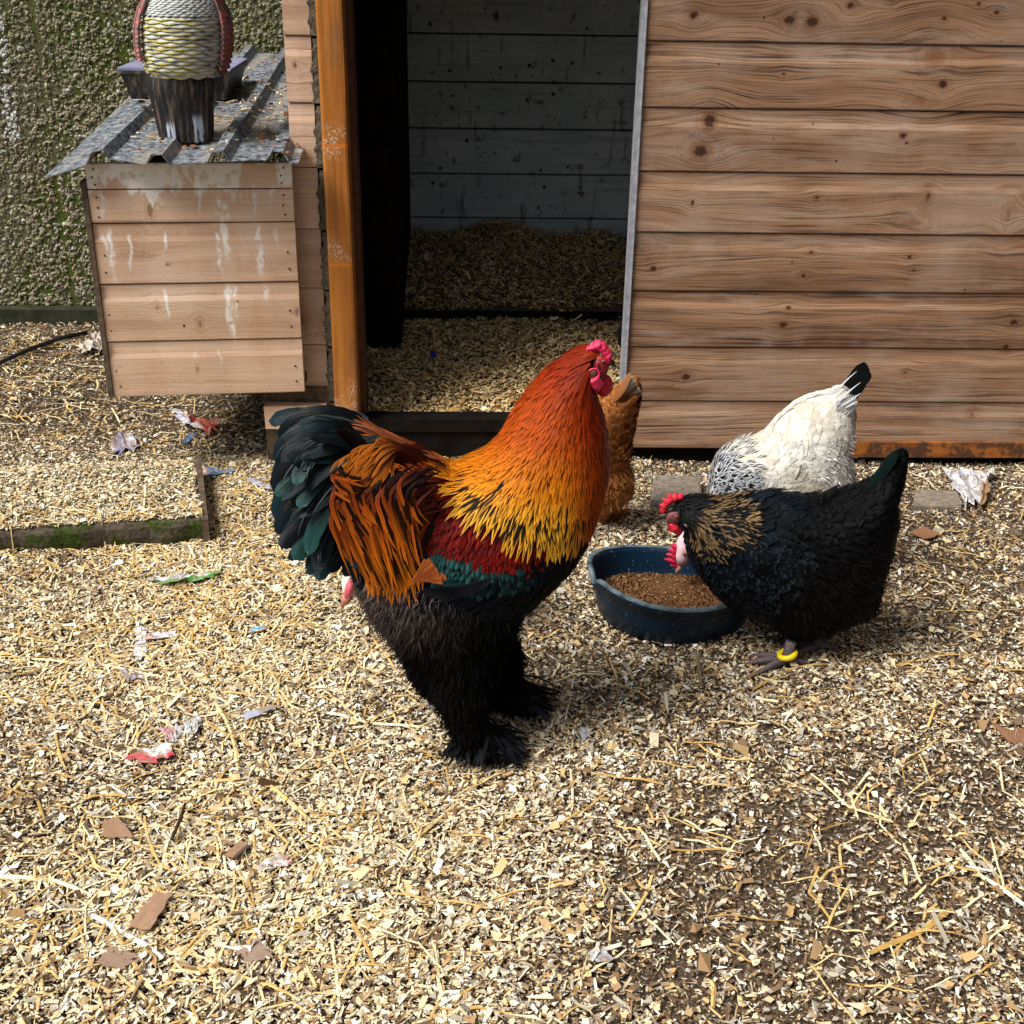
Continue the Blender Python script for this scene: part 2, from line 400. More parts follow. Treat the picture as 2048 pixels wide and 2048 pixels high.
g = Geo(); g.box((xp1-.012, YP+.0605, 0), (xp1+.012, YP+.13, 2.0)); link('inner_jamb', g.mesh('inner_jamb'), M_INDARK, shed)
# sawn board ends beside the post, one for every board
M_ENDS = simple('weathered_sawn_ends', (.085, .068, .05), .95, .1, .7, 160, 1.0)
xe0, xe1 = onY(639, 420, WALLY)[0], xp0-.0008
for i in range(-1, 12):
    zb = z0+i*PITCH+(.012 if i < 0 else 0)
    V = []; Fc = []; n = 10
    for k in range(n+1):
        z = zb+.002+(PITCH-.006-(.012 if i < 0 else 0))*k/n; s = .004*math.sin(k*2.3+i)+(.005 if k > n*.72 else 0)
        V += [(xe0+s+random.uniform(-.001, .001), WALLY-.014+random.uniform(-.0015, .0015), z), (xe1, WALLY-.018+random.uniform(-.0015, .0015), z), (xe1, WALLY+.02, z), (xe0, WALLY+.02, z)]
    for k in range(n):
        for j in range(4): j2 = (j+1) % 4; Fc.append((k*4+j, k*4+j2, (k+1)*4+j2, (k+1)*4+j))
    Fc += [(3, 2, 1, 0), tuple(n*4+j for j in range(4))]
    link('board_end', meshpy('board_end', V, Fc), M_ENDS, shed)
M_PALE = wood('pink_pine', [(.42, .26, .17), (.62, .42, .30), (.74, .54, .41), (.25, .12, .06), (.66, .52, .42)], [(onY(590, 130, WALLY)[0], ztop(590, 130, WALLY), .006, .009, .8), (onY(600, 640, WALLY)[0], ztop(600, 640, WALLY), .012, .014, .8)],
              zbase=z0, grain=.6, stain=((.3, .17, .09), .4))
xs0 = onY(588, 420, WALLY)[0]
for i in range(-1, 12):
    zb = z0+i*PITCH
    link('plank', board(xs0, xe0-.0006, zb+(.004 if i < 0 else 0), zb+PITCH, WALLY, n=2), M_PALE, shed)

# inside: grey painted back boards, dark side wall, roof
t = NT('grey_painted_boards', .7, .25); P = t.pos()
n1 = t.noise(P, 4, 5, .6); n2 = t.noise(t.vmath('MULTIPLY', P, (1, 1, 1.0)), 26, 5, .7); n3 = t.noise(t.vmath('MULTIPLY', P, (1.5, 1, 30)), 3, 3)
c = t.ramp(n1, [(.3, (.30, .37, .39)), (.7, (.48, .55, .56))])
c = t.mix(t.math('MULTIPLY', t.sstep(n3, .5, .7), .4), c, (.15, .17, .19))
c = t.mix(t.math('MULTIPLY', t.sstep(n2, .56, .68), .85), c, (.06, .05, .035))
c = t.mix(t.math('MULTIPLY', t.sstep(t.noise(t.vmath('MULTIPLY', P, (5, 1, .6)), 7, 4, .6), .58, .68), .7), c, (.09, .075, .05))
v = t.voro(P, 17); c = t.mix(t.sstep(v, .13, .07), c, (.035, .03, .02))
t.base(c); t.bump(n2, .3); M_GREY = t.m
bl = [ztop(1100, yy, BACKY) for yy in (70, 165, 257, 347, 437)]; bp = (bl[0]-bl[-1])/4
xl_in = onY(742, 420, WALLY+.1)[0]-.06
for i in range(-4, 9):
    zb = bl[-1]+i*bp
    link('inner_board', board(xl_in-.0, 2.5, zb+.0015, zb+bp-.0015, BACKY, cove=False, n=3), M_GREY, shed)
M_BLACKWALL = simple('black_wall_and_shade', (.008, .006, .005), .95, .05, .5, 40, .4)
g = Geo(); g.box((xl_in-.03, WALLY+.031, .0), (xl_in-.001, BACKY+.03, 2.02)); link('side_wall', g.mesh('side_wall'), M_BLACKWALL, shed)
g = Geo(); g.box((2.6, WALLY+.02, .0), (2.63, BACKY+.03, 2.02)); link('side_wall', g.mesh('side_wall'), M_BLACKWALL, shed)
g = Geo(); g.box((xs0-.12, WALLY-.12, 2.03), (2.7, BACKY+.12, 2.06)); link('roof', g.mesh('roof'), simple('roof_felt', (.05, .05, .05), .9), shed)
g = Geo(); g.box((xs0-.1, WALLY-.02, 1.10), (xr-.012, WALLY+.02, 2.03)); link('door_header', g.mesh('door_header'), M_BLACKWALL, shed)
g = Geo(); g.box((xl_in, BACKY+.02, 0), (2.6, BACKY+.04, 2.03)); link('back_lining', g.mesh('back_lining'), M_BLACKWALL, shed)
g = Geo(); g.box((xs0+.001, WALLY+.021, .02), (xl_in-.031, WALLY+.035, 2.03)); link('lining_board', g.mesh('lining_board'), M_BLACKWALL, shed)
# sill and raised floor
zs = ztop(800, 838, WALLY)
M_SILL = simple('black_damp_sill', (.008, .006, .005), .8, .1, .5, 30, .3)
g = Geo(); g.box((xp1-.01, WALLY-.004, zs-.03), (xr-.001, WALLY+.05, zs)); link('door_sill', g.mesh('door_sill'), M_SILL, shed)
g = Geo(); g.box((xp1-.01, WALLY+.004, .012), (xr-.001, WALLY+.03, zs-.031)); link('riser_board', g.mesh('riser_board'), M_SILL, shed)
g = Geo(); g.box((xr-.0005, WALLY+.02, -.01), (2.6, WALLY+.04, z0+.02)); link('kick_board', g.mesh('kick_board'), M_BLACKWALL, shed)
def floor_z(x, y):
    a = zs-.012+np.clip((y-(WALLY+.05))/.62, 0, 1)*(.165-zs)
    b = .172+np.clip((y-3.40)/.44, 0, 1)**.7*.125+(.016*np.sin(8*x+1)+.008*np.sin(21*x))*np.clip((y-3.4)/.4, 0, 1)+.006*np.sin(19*x)
    return np.where(y < 3.40, a+.006*np.sin(9*x+3*y)*np.sin(11*y), b)
fx = np.linspace(xl_in, 1.2, 60); fy = np.concatenate([np.linspace(WALLY+.05, 3.398, 25), [3.401], np.linspace(3.41, BACKY, 18)])
FX, FY = np.meshgrid(fx, fy, indexing='ij'); V = np.stack([FX, FY, floor_z(FX, FY)-.003], -1).reshape(-1, 3)
I = np.arange(len(V)).reshape(FX.shape); Q = np.stack([I[:-1, :-1], I[1:, :-1], I[1:, 1:], I[:-1, 1:]], -1).reshape(-1, 4)
link('litter_floor', meshnp('litter_floor', V, Q), M_SOIL, shed)
g = Geo(); g.box((xl_in, 3.388, .15), (1.2, 3.399, .176)); link('litter_board', g.mesh('litter_board'), M_SILL, shed)
g = Geo(); xq = onY(792, 300, 3.18)[0]; g.box((xl_in+.002, 3.18, .10), (xq, 3.84, 1.9)); g.box((xl_in+.002, 3.165, .62), (xq+.004, 3.1795, .66)); link('added_shade_box', g.mesh('added_shade_box'), M_BLACKWALL, shed)  # added black box standing in for the deep shade at the left
# thin stick and clip standing in the litter
p = onY(867, 705, 3.05); q = onY(867, 655, 3.05)
stick = empty('feeder_stick', p, 'thin pale stick with a blue clip standing in the shed litter', 'stick')
g = Geo(); g.tube([p, p*.5+q*.5+np.array([.001, 0, 0]), q], [.004, .0035, .003], 7); link('stick_rod', g.mesh('stick_rod', True), simple('stick_wood', (.3, .16, .06), .8), stick)
g = Geo(); g.tube([p-np.array([0, 0, .012]), p+np.array([0, 0, .004])], [.009, .007], 10); link('clip', g.mesh('clip'), simple('blue_plastic_clip', (.01, .02, .25), .5), stick)

# tall board fence added out of view to shade the right of the yard
fence = empty('added_shade_fence', (1.47, 1.2, 0), 'tall dark board fence added out of view to shade the right of the yard', 'fence')
M_FENCE = simple('shade_fence_stain', (.06, .04, .025), .85, .2, .4, 18, .4)
for i in range(28):
    y0_ = 2.70-(i+1)*.15; g = Geo(); g.box((1.45+.008*(i % 2), y0_+.004, .03), (1.472+.008*(i % 2), y0_+.146, 2.4+.006*math.sin(i*2.2)), .001); link('plank', g.mesh('plank'), M_FENCE, fence)
for zz_ in (.4, 1.5): g = Geo(); g.box((1.482, -1.5, zz_), (1.52, 2.70, zz_+.07)); link('rail', g.mesh('rail'), M_FENCE, fence)
# ------------------------------------------------------------------ pebble dash wall behind
PWY = BACKY+.0
xw1 = xs0-.02
t = NT('mossy_render', .95, .1); P = t.pos(); n1 = t.noise(P, 3.2, 5, .6); n2 = t.noise(P, 120, 4, .7)
c = t.ramp(n2, [(.3, (.05, .05, .03)), (.7, (.24, .22, .14))]); t.base(t.mix(t.sstep(n1, .42, .6), c, (.075, .1, .022))); t.bump(n2, 1, .006)
pw = empty('pebbledash_wall', (-1.6, PWY, 0), 'mossy green pebbledash wall behind the nest box', 'wall')
g = Geo(); g.box((-3.6, PWY, -.02), (xl_in-.04, PWY+.15, 2.4)); link('render_coat', g.mesh('render_coat'), t.m, pw)
zpb = ztop(100, 617, PWY-.03)
g = Geo(); g.box((-3.6, PWY-.045, -.02), (xl_in-.04, PWY-.001, zpb)); link('base_board', g.mesh('base_board'), simple('green_black_board', (.03, .033, .02), .9, .15, .5, 25, .5), pw)
N = 30000
N = 48000; px_ = rng.uniform(-3.2, -.45, N); pz_ = rng.uniform(zpb+.003, 1.45, N)
keep = np.ones(N, bool)
for gxp in (onY(105, 300, PWY)[0], onY(30, 300, PWY)[0]-.3): keep &= np.abs(px_-gxp) > .0055
px_, pz_ = px_[keep], pz_[keep]; N = len(px_)
oc = np.array([(1, 0, 0), (0, 0, 1), (-1, 0, 0), (0, 0, -1), (0, -1, 0), (.6, -.6, .6), (-.6, -.6, .6), (-.6, -.6, -.6), (.6, -.6, -.6)], float)
ocf = np.array([(0, 5, 4), (5, 1, 4), (1, 6, 4), (6, 2, 4), (2, 7, 4), (7, 3, 4), (3, 8, 4), (8, 0, 4), (0, 1, 5), (1, 2, 6), (2, 3, 7), (3, 0, 8)])
sz = rng.uniform(.003, .008, N)
S = np.stack([sz*rng.uniform(.8, 1.5, N), sz*rng.uniform(.5, 1.0, N), sz*rng.uniform(.6, 1.05, N)], -1)
an = rng.uniform(0, 2*np.pi, N); L = oc[None]*S[:, None]+rng.normal(0, .0009, (N, 9, 3))
ca, sa = np.cos(an)[:, None], np.sin(an)[:, None]
X = L[..., 0]*ca-L[..., 2]*sa; Z = L[..., 0]*sa+L[..., 2]*ca
V = np.stack([X+px_[:, None], L[..., 1]+PWY, Z+pz_[:, None]], -1).reshape(-1, 3)
T_ = (ocf[None]+(np.arange(N)*9)[:, None, None]).reshape(-1, 3)
pal = np.array([(.36, .33, .22), (.22, .19, .12), (.5, .48, .38), (.1, .085, .06), (.28, .2, .12), (.5, .5, .47)])
cc = pal[rng.choice(6, N, p=[.3, .24, .12, .2, .1, .04])]
mo = .5+.5*np.sin(px_*3.1+1.2)*np.sin(pz_*2.9+.5)+.35*(px_+1.4)+.25*(pz_-.6)+rng.normal(0, .25, N)
gm = np.clip((mo-.35)*1.1, 0, .82)[:, None]
cc = cc*(1-gm)+gm*np.array((.13, .16, .035))*rng.uniform(.5, 1.8, (N, 1))
lime = (np.abs(px_-onY(8, 150, PWY)[0]) < .022) & (pz_ > ztop(8, 280, PWY)) & (rng.random(N) < .8); cc[lime] = (.6, .62, .62)
t = NT('pebbles', .85, .2); t.base(t.mix(.35, t.attr('col'), t.mix(t.noise(t.pos(), 300, 3), (.02, .02, .01), (.4, .38, .3)), 'MIX'))
setp(link('pebbles', meshnp('pebbles', V, None, T_, False, {'col': np.repeat(cc, 9, 0)}), t.m, pw), kind='stuff')

# ------------------------------------------------------------------ nest box with a ribbed sheet roof
NBY0, NBY1 = 2.635, 2.69
nl, nr = onY(205, 600, 2.645), onY(598, 600, 2.685)
box = empty('nest_box', ((nl[0]+nr[0])/2, 2.67, 0), 'pale pine nest box streaked with white droppings, joined to the shed', 'nest box')
zb_l = ztop(228, 795, 2.64); zb_r = ztop(612, 785, 2.69)
lines = [ztop(400, yy, 2.665) for yy in (790, 681, 567, 446, 379, 326)]
dr = []
for (X, Y1, Y0, w) in ((440, 790, 960, .006), (478, 980, 1230, .006), (500, 1180, 1230, .005), (855, 770, 950, .004), (925, 780, 960, .006), (930, 980, 1210, .005), (960, 880, 1150, .009), (1000, 830, 900, .007), (975, 1230, 1460, .007), (990, 1240, 1500, .006),
                       (1085, 800, 960, .007), (1105, 980, 1220, .006), (1160, 810, 920, .005), (790, 990, 1030, .008), (560, 1000, 1200, .004), (1130, 1230, 1330, .005), (700, 990, 1120, .004), (455, 1000, 1130, .005), (1180, 1000, 1090, .004), (940, 1500, 1600, .004), (565, 780, 850, .016), (600, 760, 850, .02), (840, 1510, 1560, .006), (1010, 1240, 1400, .004), (710, 1240, 1400, .004)):
    a = onY(X/2.147, Y1/2.147, 2.665); b = onY(X/2.147, Y0/2.147, 2.665); dr.append((a[0], a[2], b[2], w*1.25))
kk = []
for (X, Y, rx, rz, dk) in ((650, 900, 16, 42, .62), (600, 1090, 50, 14, .4), (680, 1310, 12, 22, .5), (860, 1390, 12, 26, .6), (850, 1580, 8, 20, .6), (725, 1130, 12, 8, .7), (1270, 1350, 12, 20, .7)):
    p = onY(X/2.147, Y/2.147, 2.665); kk.append((p[0], p[2], rx/2.147*mpp, rz/2.147*mpp, dk))
M_BOX = wood('box_pine', [(.48, .30, .20), (.66, .46, .33), (.76, .58, .44), (.34, .18, .10), (.72, .58, .48)], kk, dr, zbase=lines[0], grain=.45,
             stain=((.5, .27, .13), .35), wear=(ztop(300, 366, 2.66)+.168, 0))
ang = math.atan2(.045, nr[0]-nl[0])
def skew(me):
    for v in me.vertices:
        k = (v.co.x-nl[0])/(nr[0]-nl[0]); v.co.y += (1-k)*-.045; v.co.z += (1-k)*(zb_l-zb_r)*.5
    return me
for a, b in zip(lines[:-1], lines[1:]):
    cov = abs(b-a) > .08
    link('plank', skew(board(nl[0], nr[0], a+.0005, b-.0005, 2.685, cove=cov, n=8)), M_BOX, box)
g = Geo(); V0 = [(nl[0]-.012, 2.636, lines[0]+.006), (nl[0]-.0005, 2.636, lines[0]+.006)]
g.box((nl[0]-.012, 2.636, lines[0]+.004), (nl[0]-.0008, 2.70, lines[-2]+.02)); link('corner_batten', g.mesh('corner_batten'), M_DARKWOOD, box)
g = Geo(); g.box((nl[0]-.01, 2.705, lines[0]+.01), (nl[0]+.006, 3.7, lines[-2]+.0)); link('side_panel', g.mesh('side_panel'), M_DARKWOOD, box)
g = Geo(); g.box((nl[0]+.01, 2.71, lines[0]+.012), (nr[0], 3.7, lines[0]+.03)); link('base_panel', g.mesh('base_panel'), M_DARKWOOD, box)
# nail heads along both ends
M_NAIL = simple('rusty_nail', (.06, .04, .03), .6, .4)
g = Geo()
for a, b in zip(lines[:-1], lines[1:]):
    for f in (.22, .5, .8):
        for k in (.035, .955):
            x = nl[0]+(nr[0]-nl[0])*k+random.uniform(-.004, .004); y = 2.685-.045*(1-k)-.0006
            g.ball((x, y+(.0075 if f > .75 and b-a > .08 else 0), a+(b-a)*f), (.0024, .0012, .0024), 6, 4)
setp(link('nails', g.mesh('nails'), M_NAIL, box), kind='stuff')

# short timber under the shed corner
pa, pb = onY(530, 800, 2.72), onY(610, 828, 2.72)
blk = empty('corner_block', (pa[0], 2.72, 0), 'short pale timber block under the shed corner', 'block')
g = Geo(); g.box((pa[0], 2.70, pb[2]-.03), (pb[0]+.05, 2.728, pa[2]-.008), .001); link('timber_piece', g.mesh('timber_piece'), M_PALE, blk)
g = Geo(); g.box((pa[0]-.005, 2.73, -.01), (pb[0]+.06, 2.80, lines[0]-.005)); link('backing_piece', g.mesh('backing_piece'), M_DARKWOOD, blk)

# roof sheet: cross section of trapezoid ribs swept to the back
t = NT('dirty_roof_sheet', .5, .4); P = t.pos(); n1 = t.noise(P, 9, 5, .65); n2 = t.noise(P, 70, 5, .75); n3 = t.noise(t.vmath('MULTIPLY', P, (3, 1, 1)), 18, 4, .7)
c = t.ramp(n2, [(.38, (.03, .035, .045)), (.5, (.13, .15, .18)), (.62, (.32, .34, .37))])
c = t.mix(t.math('MULTIPLY', t.sstep(t.noise(t.vmath('MULTIPLY', P, (14, 1.6, 1)), 1.6, 4, .6), .52, .64), .65), c, (.30, .25, .19)); c = t.mix(t.math('MULTIPLY', t.sstep(n1, .56, .7), .6), c, (.04, .04, .045))
t.base(c); t.bump(n2, .4, .003); M_SHEET = t.m
RY0, RY1 = 2.595, 3.80
pL, pR = onY(80, 345, RY0), onY(596, 322, RY0)
ribs = [onY(v_, 330, RY0)[0] for v_ in (192, 318, 440, 555)]
zr0 = pR[2]-.004
def rib_prof(x):
    h = 0
    for r in ribs:
        d = abs(x-r); h = max(h, .020*min(1, max(0, (.024-d)/.013)))
    return h
xsR = sorted(set([pL[0]+(pR[0]-pL[0])*i/70 for i in range(71)]+[r+s for r in ribs for s in (-.024, -.011, .011, .024)]))
xsR = [x for x in xsR if pL[0] <= x <= pR[0]]
def roof_hit(px, py):
    d = ray(px, py); k = (zr0+.072*(0-RY0)-CAM[2])/(d[2]-.072*d[1]); return CAM+d*k
_h0, _h1 = roof_hit(251, 188), roof_hit(567, 119)
def fan(xa, h): return (h[0]-xa)/((h[1]-RY0)/(RY1-RY0))
_s0, _s1 = fan(pL[0], _h0), fan(ribs[2], _h1)
def roof_dx(x, f): return f*(_s0+(_s1-_s0)*(x-pL[0])/(ribs[2]-pL[0]))
xsR = [x for x in xsR]
V = []; Fc = []; m = 12
for x in xsR:
    for k in range(m+1):
        f = k/m; y = RY0+(RY1-RY0)*f
        fl = (x-pL[0])/(pR[0]-pL[0])
        y0 = y+((.012*math.sin(14*x)+.008*math.sin(41*x)) if k == 0 else 0)
        dz = -.035*max(0, 1-fl*4)*(1-f)+.003*math.sin(23*x+3*f)+.002*math.sin(9*f+x*11)
        xx = x+roof_dx(x, f)
        V.append((xx, y0, zr0+.072*(y-RY0)+rib_prof(x)+dz))
nn = len(xsR)
for i in range(nn-1):
    for k in range(m): Fc.append((i*(m+1)+k, (i+1)*(m+1)+k, (i+1)*(m+1)+k+1, i*(m+1)+k+1))
me = meshpy('roof_sheet', V, Fc); ro = link('roof_sheet', me, M_SHEET, box)
md = ro.modifiers.new('thick', 'SOLIDIFY'); md.thickness = .0018
def roof_z(x, y):
    f = (y-RY0)/(RY1-RY0); a = _s0*f; b = 1+(_s1-_s0)*f/(ribs[2]-pL[0]); return zr0+.072*(y-RY0)+rib_prof(pL[0]+(x-a-pL[0])/b)
# ------------------------------------------------------------------ wood shavings
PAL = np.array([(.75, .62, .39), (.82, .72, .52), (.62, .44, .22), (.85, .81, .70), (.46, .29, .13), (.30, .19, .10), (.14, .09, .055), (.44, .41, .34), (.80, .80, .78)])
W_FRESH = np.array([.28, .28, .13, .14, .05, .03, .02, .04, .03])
W_OLD_SHADE = np.array([.08, .07, .06, .04, .09, .16, .25, .22, .03])
def flakes(x, y, z, size, cw, tilt=.38, bright=1.0, long=.22):
    N = len(x); a = size*rng.uniform(.7, 1.35, N); b = size*rng.uniform(.35, .85, N)
    lg = rng.random(N) < long; a[lg] *= 1.7; b[lg] *= .42
    u = np.array([-1, -1, 0, 0, 1, 1.]); v = np.array([-1, 1, -1, 1, -1, 1.])
    U = u*a[:, None]*rng.uniform(.65, 1.1, (N, 6)); Vv = v*b[:, None]*rng.uniform(.45, 1.15, (N, 6))
    curl = rng.uniform(-.1, .45, N)[:, None]*a[:, None]; Wz = np.where(u == 0, 1, 0)*curl+rng.normal(0, .06, (N, 6))*a[:, None]
    L = np.stack([U, Vv, Wz], -1)
    yaw = rng.uniform(0, 2*np.pi, N); tx = rng.normal(0, tilt, N); ty = rng.normal(0, tilt, N)
    cx, sx = np.cos(tx)[:, None], np.sin(tx)[:, None]; cy, sy = np.cos(ty)[:, None], np.sin(ty)[:, None]; cz, sz_ = np.cos(yaw)[:, None], np.sin(yaw)[:, None]
    X, Y, Z = L[..., 0], L[..., 1], L[..., 2]
    Y, Z = Y*cx-Z*sx, Y*sx+Z*cx; X, Z = X*cy+Z*sy, -X*sy+Z*cy; X, Y = X*cz-Y*sz_, X*sz_+Y*cz
    low = -np.minimum(Z.min(1), 0)
    V = np.stack([X+x[:, None], Y+y[:, None], Z+(z+low*.75)[:, None]], -1).reshape(-1, 3)
    Q = (np.array([(0, 2, 3, 1), (2, 4, 5, 3)])[None]+(np.arange(N)*6)[:, None, None]).reshape(-1, 4)
    w = W_FRESH[None]*(1-cw[:, None])+W_OLD_SHADE[None]*cw[:, None]; w = np.cumsum(w/w.sum(1, keepdims=True), 1)
    idx = (rng.random(N)[:, None] > w).sum(1).clip(0, 8)
    c = PAL[idx]*rng.uniform(.78, 1.15, (N, 1))*bright
    return V, Q, np.repeat(np.clip(c, 0, .9), 6, 0)
def flakes4(x, y, z, size, cw, tilt=.27, bright=1.0, long=.3):
    N = len(x); a = size*rng.uniform(.7, 1.4, N); b = size*rng.uniform(.3, .85, N)
    lg = rng.random(N) < long; a[lg] *= 1.8; b[lg] *= .4
    u = np.array([-1, 1, 1, -1.]); v = np.array([-1, -1, 1, 1.])
    X = u*a[:, None]*rng.uniform(.5, 1.15, (N, 4)); Y = v*b[:, None]*rng.uniform(.35, 1.25, (N, 4)); Z = rng.normal(0, .16, (N, 4))*a[:, None]
    yaw = rng.uniform(0, 2*np.pi, N); tx = rng.normal(0, tilt, N); ty = rng.normal(0, tilt, N)
    cx, sx = np.cos(tx)[:, None], np.sin(tx)[:, None]; cy, sy = np.cos(ty)[:, None], np.sin(ty)[:, None]; cz, sz_ = np.cos(yaw)[:, None], np.sin(yaw)[:, None]
    Y, Z = Y*cx-Z*sx, Y*sx+Z*cx; X, Z = X*cy+Z*sy, -X*sy+Z*cy; X, Y = X*cz-Y*sz_, X*sz_+Y*cz
    low = -np.minimum(Z.min(1), 0)
    V = np.stack([X+x[:, None], Y+y[:, None], Z+(z+low*.8)[:, None]], -1).reshape(-1, 3)
    Q = np.arange(N*4).reshape(-1, 4)
    w = W_FRESH[None]*(1-cw[:, None])+W_OLD_SHADE[None]*cw[:, None]; w = np.cumsum(w/w.sum(1, keepdims=True), 1)
    idx = (rng.random(N)[:, None] > w).sum(1).clip(0, 8)
    c = PAL[idx]*rng.uniform(.72, 1.15, (N, 1))*bright
    return V, Q, np.repeat(np.clip(c, 0, .9), 4, 0)
t = NT('wood_shavings', .8, .2); n1 = t.noise(t.vmath('MULTIPLY', t.pos(), (1, 1, 1)), 420, 3, .6)
t.base(t.mix(t.math('MULTIPLY', t.sstep(n1, .5, .7), .45), t.attr('col'), (.25, .15, .07))); t.bump(n1, .4, .001)
M_CHIP = t.m
def age_shade(x, y):
    q = proj(np.stack([x, y, 0*x], -1)); px, py = q[:, 0], q[:, 1]
    n = .5*np.sin(x*5.3+y*3.1+2)+.5*np.sin(y*7.7-x*4.1)+.4*np.sin(17*x+9*y)*np.sin(13*y-6*x)
    o = .34+.22*n
    o = o+.56*np.clip((px-940)/450, 0, 1)                                  # greyer right: older chips plus shade put into the colour
    o = o-.28*np.exp(-(((px-480)/330)**2+((py-1250)/190)**2))              # freshest beside the rooster
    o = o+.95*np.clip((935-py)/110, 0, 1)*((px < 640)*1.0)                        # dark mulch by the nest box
    o = o+.25*np.exp(-(((px-80)/200)**2+((py-1600)/120)**2))+.2*np.exp(-(((px-1650)/380)**2+((py-1750)/150)**2))+.16*np.exp(-(((px-1900)/250)**2+((py-1550)/80)**2))+.25*np.exp(-(((px-60)/160)**2+((py-1120)/60)**2))+.22*np.exp(-(((px-1200)/200)**2+((py-1950)/90)**2))
    on = surf_z(x, y) > .03
    return np.where(on, .05+.15*n, o)
N = 1080000
x = rng.uniform(-2.8, 1.6, N); y = rng.uniform(.72, 3.84, N)
q = proj(np.stack([x, y, 0*x], -1)); k = (q[:, 0] > -150) | ((q[:, 0] > -1200) & (rng.random(N) < .6)); k &= (q[:, 0] > -1200) & (q[:, 0] < 2270) & (q[:, 1] < 2260)
k &= ~((y > WALLY+.012) & (x > xs0-.05))
o = age_shade(x, y); hf = .22*np.sin(41*x+23*y)*np.sin(37*y-19*x)+.18*np.sin(83*x-31*y)*np.sin(71*y+11*x); k &= rng.random(N) > np.clip((o+hf-.58)*1.2, 0, .72)
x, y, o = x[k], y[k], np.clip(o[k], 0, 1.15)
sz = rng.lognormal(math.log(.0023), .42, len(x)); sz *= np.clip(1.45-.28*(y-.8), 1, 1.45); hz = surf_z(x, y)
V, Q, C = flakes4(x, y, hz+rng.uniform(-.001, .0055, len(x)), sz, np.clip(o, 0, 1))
kb = rng.random(len(x)) < .05; V2, Q2, C2 = flakes(x[kb], y[kb], hz[kb]+rng.uniform(.001, .006, kb.sum()), rng.lognormal(math.log(.0040), .34, kb.sum()), np.clip(o[kb]*.4-.1, 0, 1), .3)
Q = np.concatenate([Q, Q2+len(V)]); V = np.concatenate([V, V2]); C = np.concatenate([C, C2])
nf = 150000; x = rng.uniform(-1.6, 1.4, nf); y = rng.uniform(.72, 2.74, nf); o = age_shade(x, y); k = rng.random(nf) < np.clip((o-.35)*1.6, .05, 1); x, y = x[k], y[k]
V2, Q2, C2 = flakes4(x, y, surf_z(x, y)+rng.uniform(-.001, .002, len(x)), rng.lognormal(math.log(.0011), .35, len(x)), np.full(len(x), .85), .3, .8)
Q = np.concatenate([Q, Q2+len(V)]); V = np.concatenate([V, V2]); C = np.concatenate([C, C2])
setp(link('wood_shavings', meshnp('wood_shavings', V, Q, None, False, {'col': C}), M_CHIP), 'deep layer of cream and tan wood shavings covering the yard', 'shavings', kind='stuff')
# inside the shed
N = 50000
x = rng.uniform(xl_in+.01, .62, N); y = rng.uniform(WALLY+.05, BACKY-.005, N); k = np.abs(y-3.392) > .012; x, y = x[k], y[k]
o = .35+.3*np.sin(9*x+4*y)*np.sin(7*y)
V, Q, C = flakes(x, y, floor_z(x, y)+rng.uniform(-.001, .010, len(x)), rng.lognormal(math.log(.0036), .4, len(x)), np.clip(o-.2, 0, 1), .3); C = C*np.array([1.0, .86, .62])
setp(link('shed_litter', meshnp('shed_litter', V, Q, None, False, {'col': C}), M_CHIP, shed), kind='stuff')
# fine crumbs blown onto the nest box roof
N = 1300
x = rng.uniform(pL[0]+.05, pR[0]-.0, N); y = rng.uniform(RY0+.02, RY1-.1, N)
pr = np.exp(-((x-(pR[0]-.06))/.14)**2)*1.0+.16; k = rng.random(N) < pr; x, y = x[k], y[k]
z = np.array([roof_z(a, b) for a, b in zip(x, y)])
V, Q, C = flakes(x, y, z+.002, rng.lognormal(math.log(.0045), .4, len(x)), np.full(len(x), .6), .3)
lf = np.repeat(rng.random(len(x)) < .5, 6); C[lf] = np.array((.26, .09, .03))
setp(link('roof_crumbs', meshnp('roof_crumbs', V, Q, None, False, {'col': C}), M_CHIP), 'scattered rusty leaf bits and crumbs on the nest box roof', 'leaf litter', kind='stuff')

# ------------------------------------------------------------------ straw
def stalk(P0, ang, L, w, bend, zfn, flat=.35, kink=0.0, rise=.0):
    n = 6; pts = []; a = ang
    x, y = P0
    for i in range(n+1):
        pts.append((x, y, float(zfn(np.array([x]), np.array([y]))[0])+.006+rise*math.sin(math.pi*i/n)+.002*math.sin(i*1.7+L*99)))
        a += bend/n+(kink if i == 3 else 0); x += math.cos(a)*L/n; y += math.sin(a)*L/n
    V = []; Fc = []
    for i, p in enumerate(pts):
        q = pts[min(i+1, n)]; o = pts[max(i-1, 0)]; dx, dy = q[0]-o[0], q[1]-o[1]; l = math.hypot(dx, dy)+1e-9; nx_, ny_ = -dy/l, dx/l
        ww = w*(1 if 0 < i < n else .7)
        V += [(p[0]+nx_*ww*1.5, p[1]+ny_*ww*1.5, p[2]), (p[0]+nx_*ww*.4, p[1]+ny_*ww*.4, p[2]+w*flat), (p[0]-nx_*ww*1.5, p[1]-ny_*ww*1.5, p[2]+w*.3), (p[0], p[1], p[2]-w*.3)]
    for i in range(n):
        for k in range(4): k2 = (k+1) % 4; Fc.append((i*4+k, i*4+k2, (i+1)*4+k2, (i+1)*4+k))
    return V, Fc
t = NT('straw', .5, .4); n1 = t.noise(t.pos(), 120, 3)
t.base(t.mix(t.math('MULTIPLY', t.sstep(n1, .45, .7), .5), t.attr('col'), (.34, .18, .045))); t.m.use_backface_culling = False
M_STRAW = t.m
SC = [(.66, .46, .17), (.74, .58, .28), (.52, .33, .10), (.82, .72, .48)]
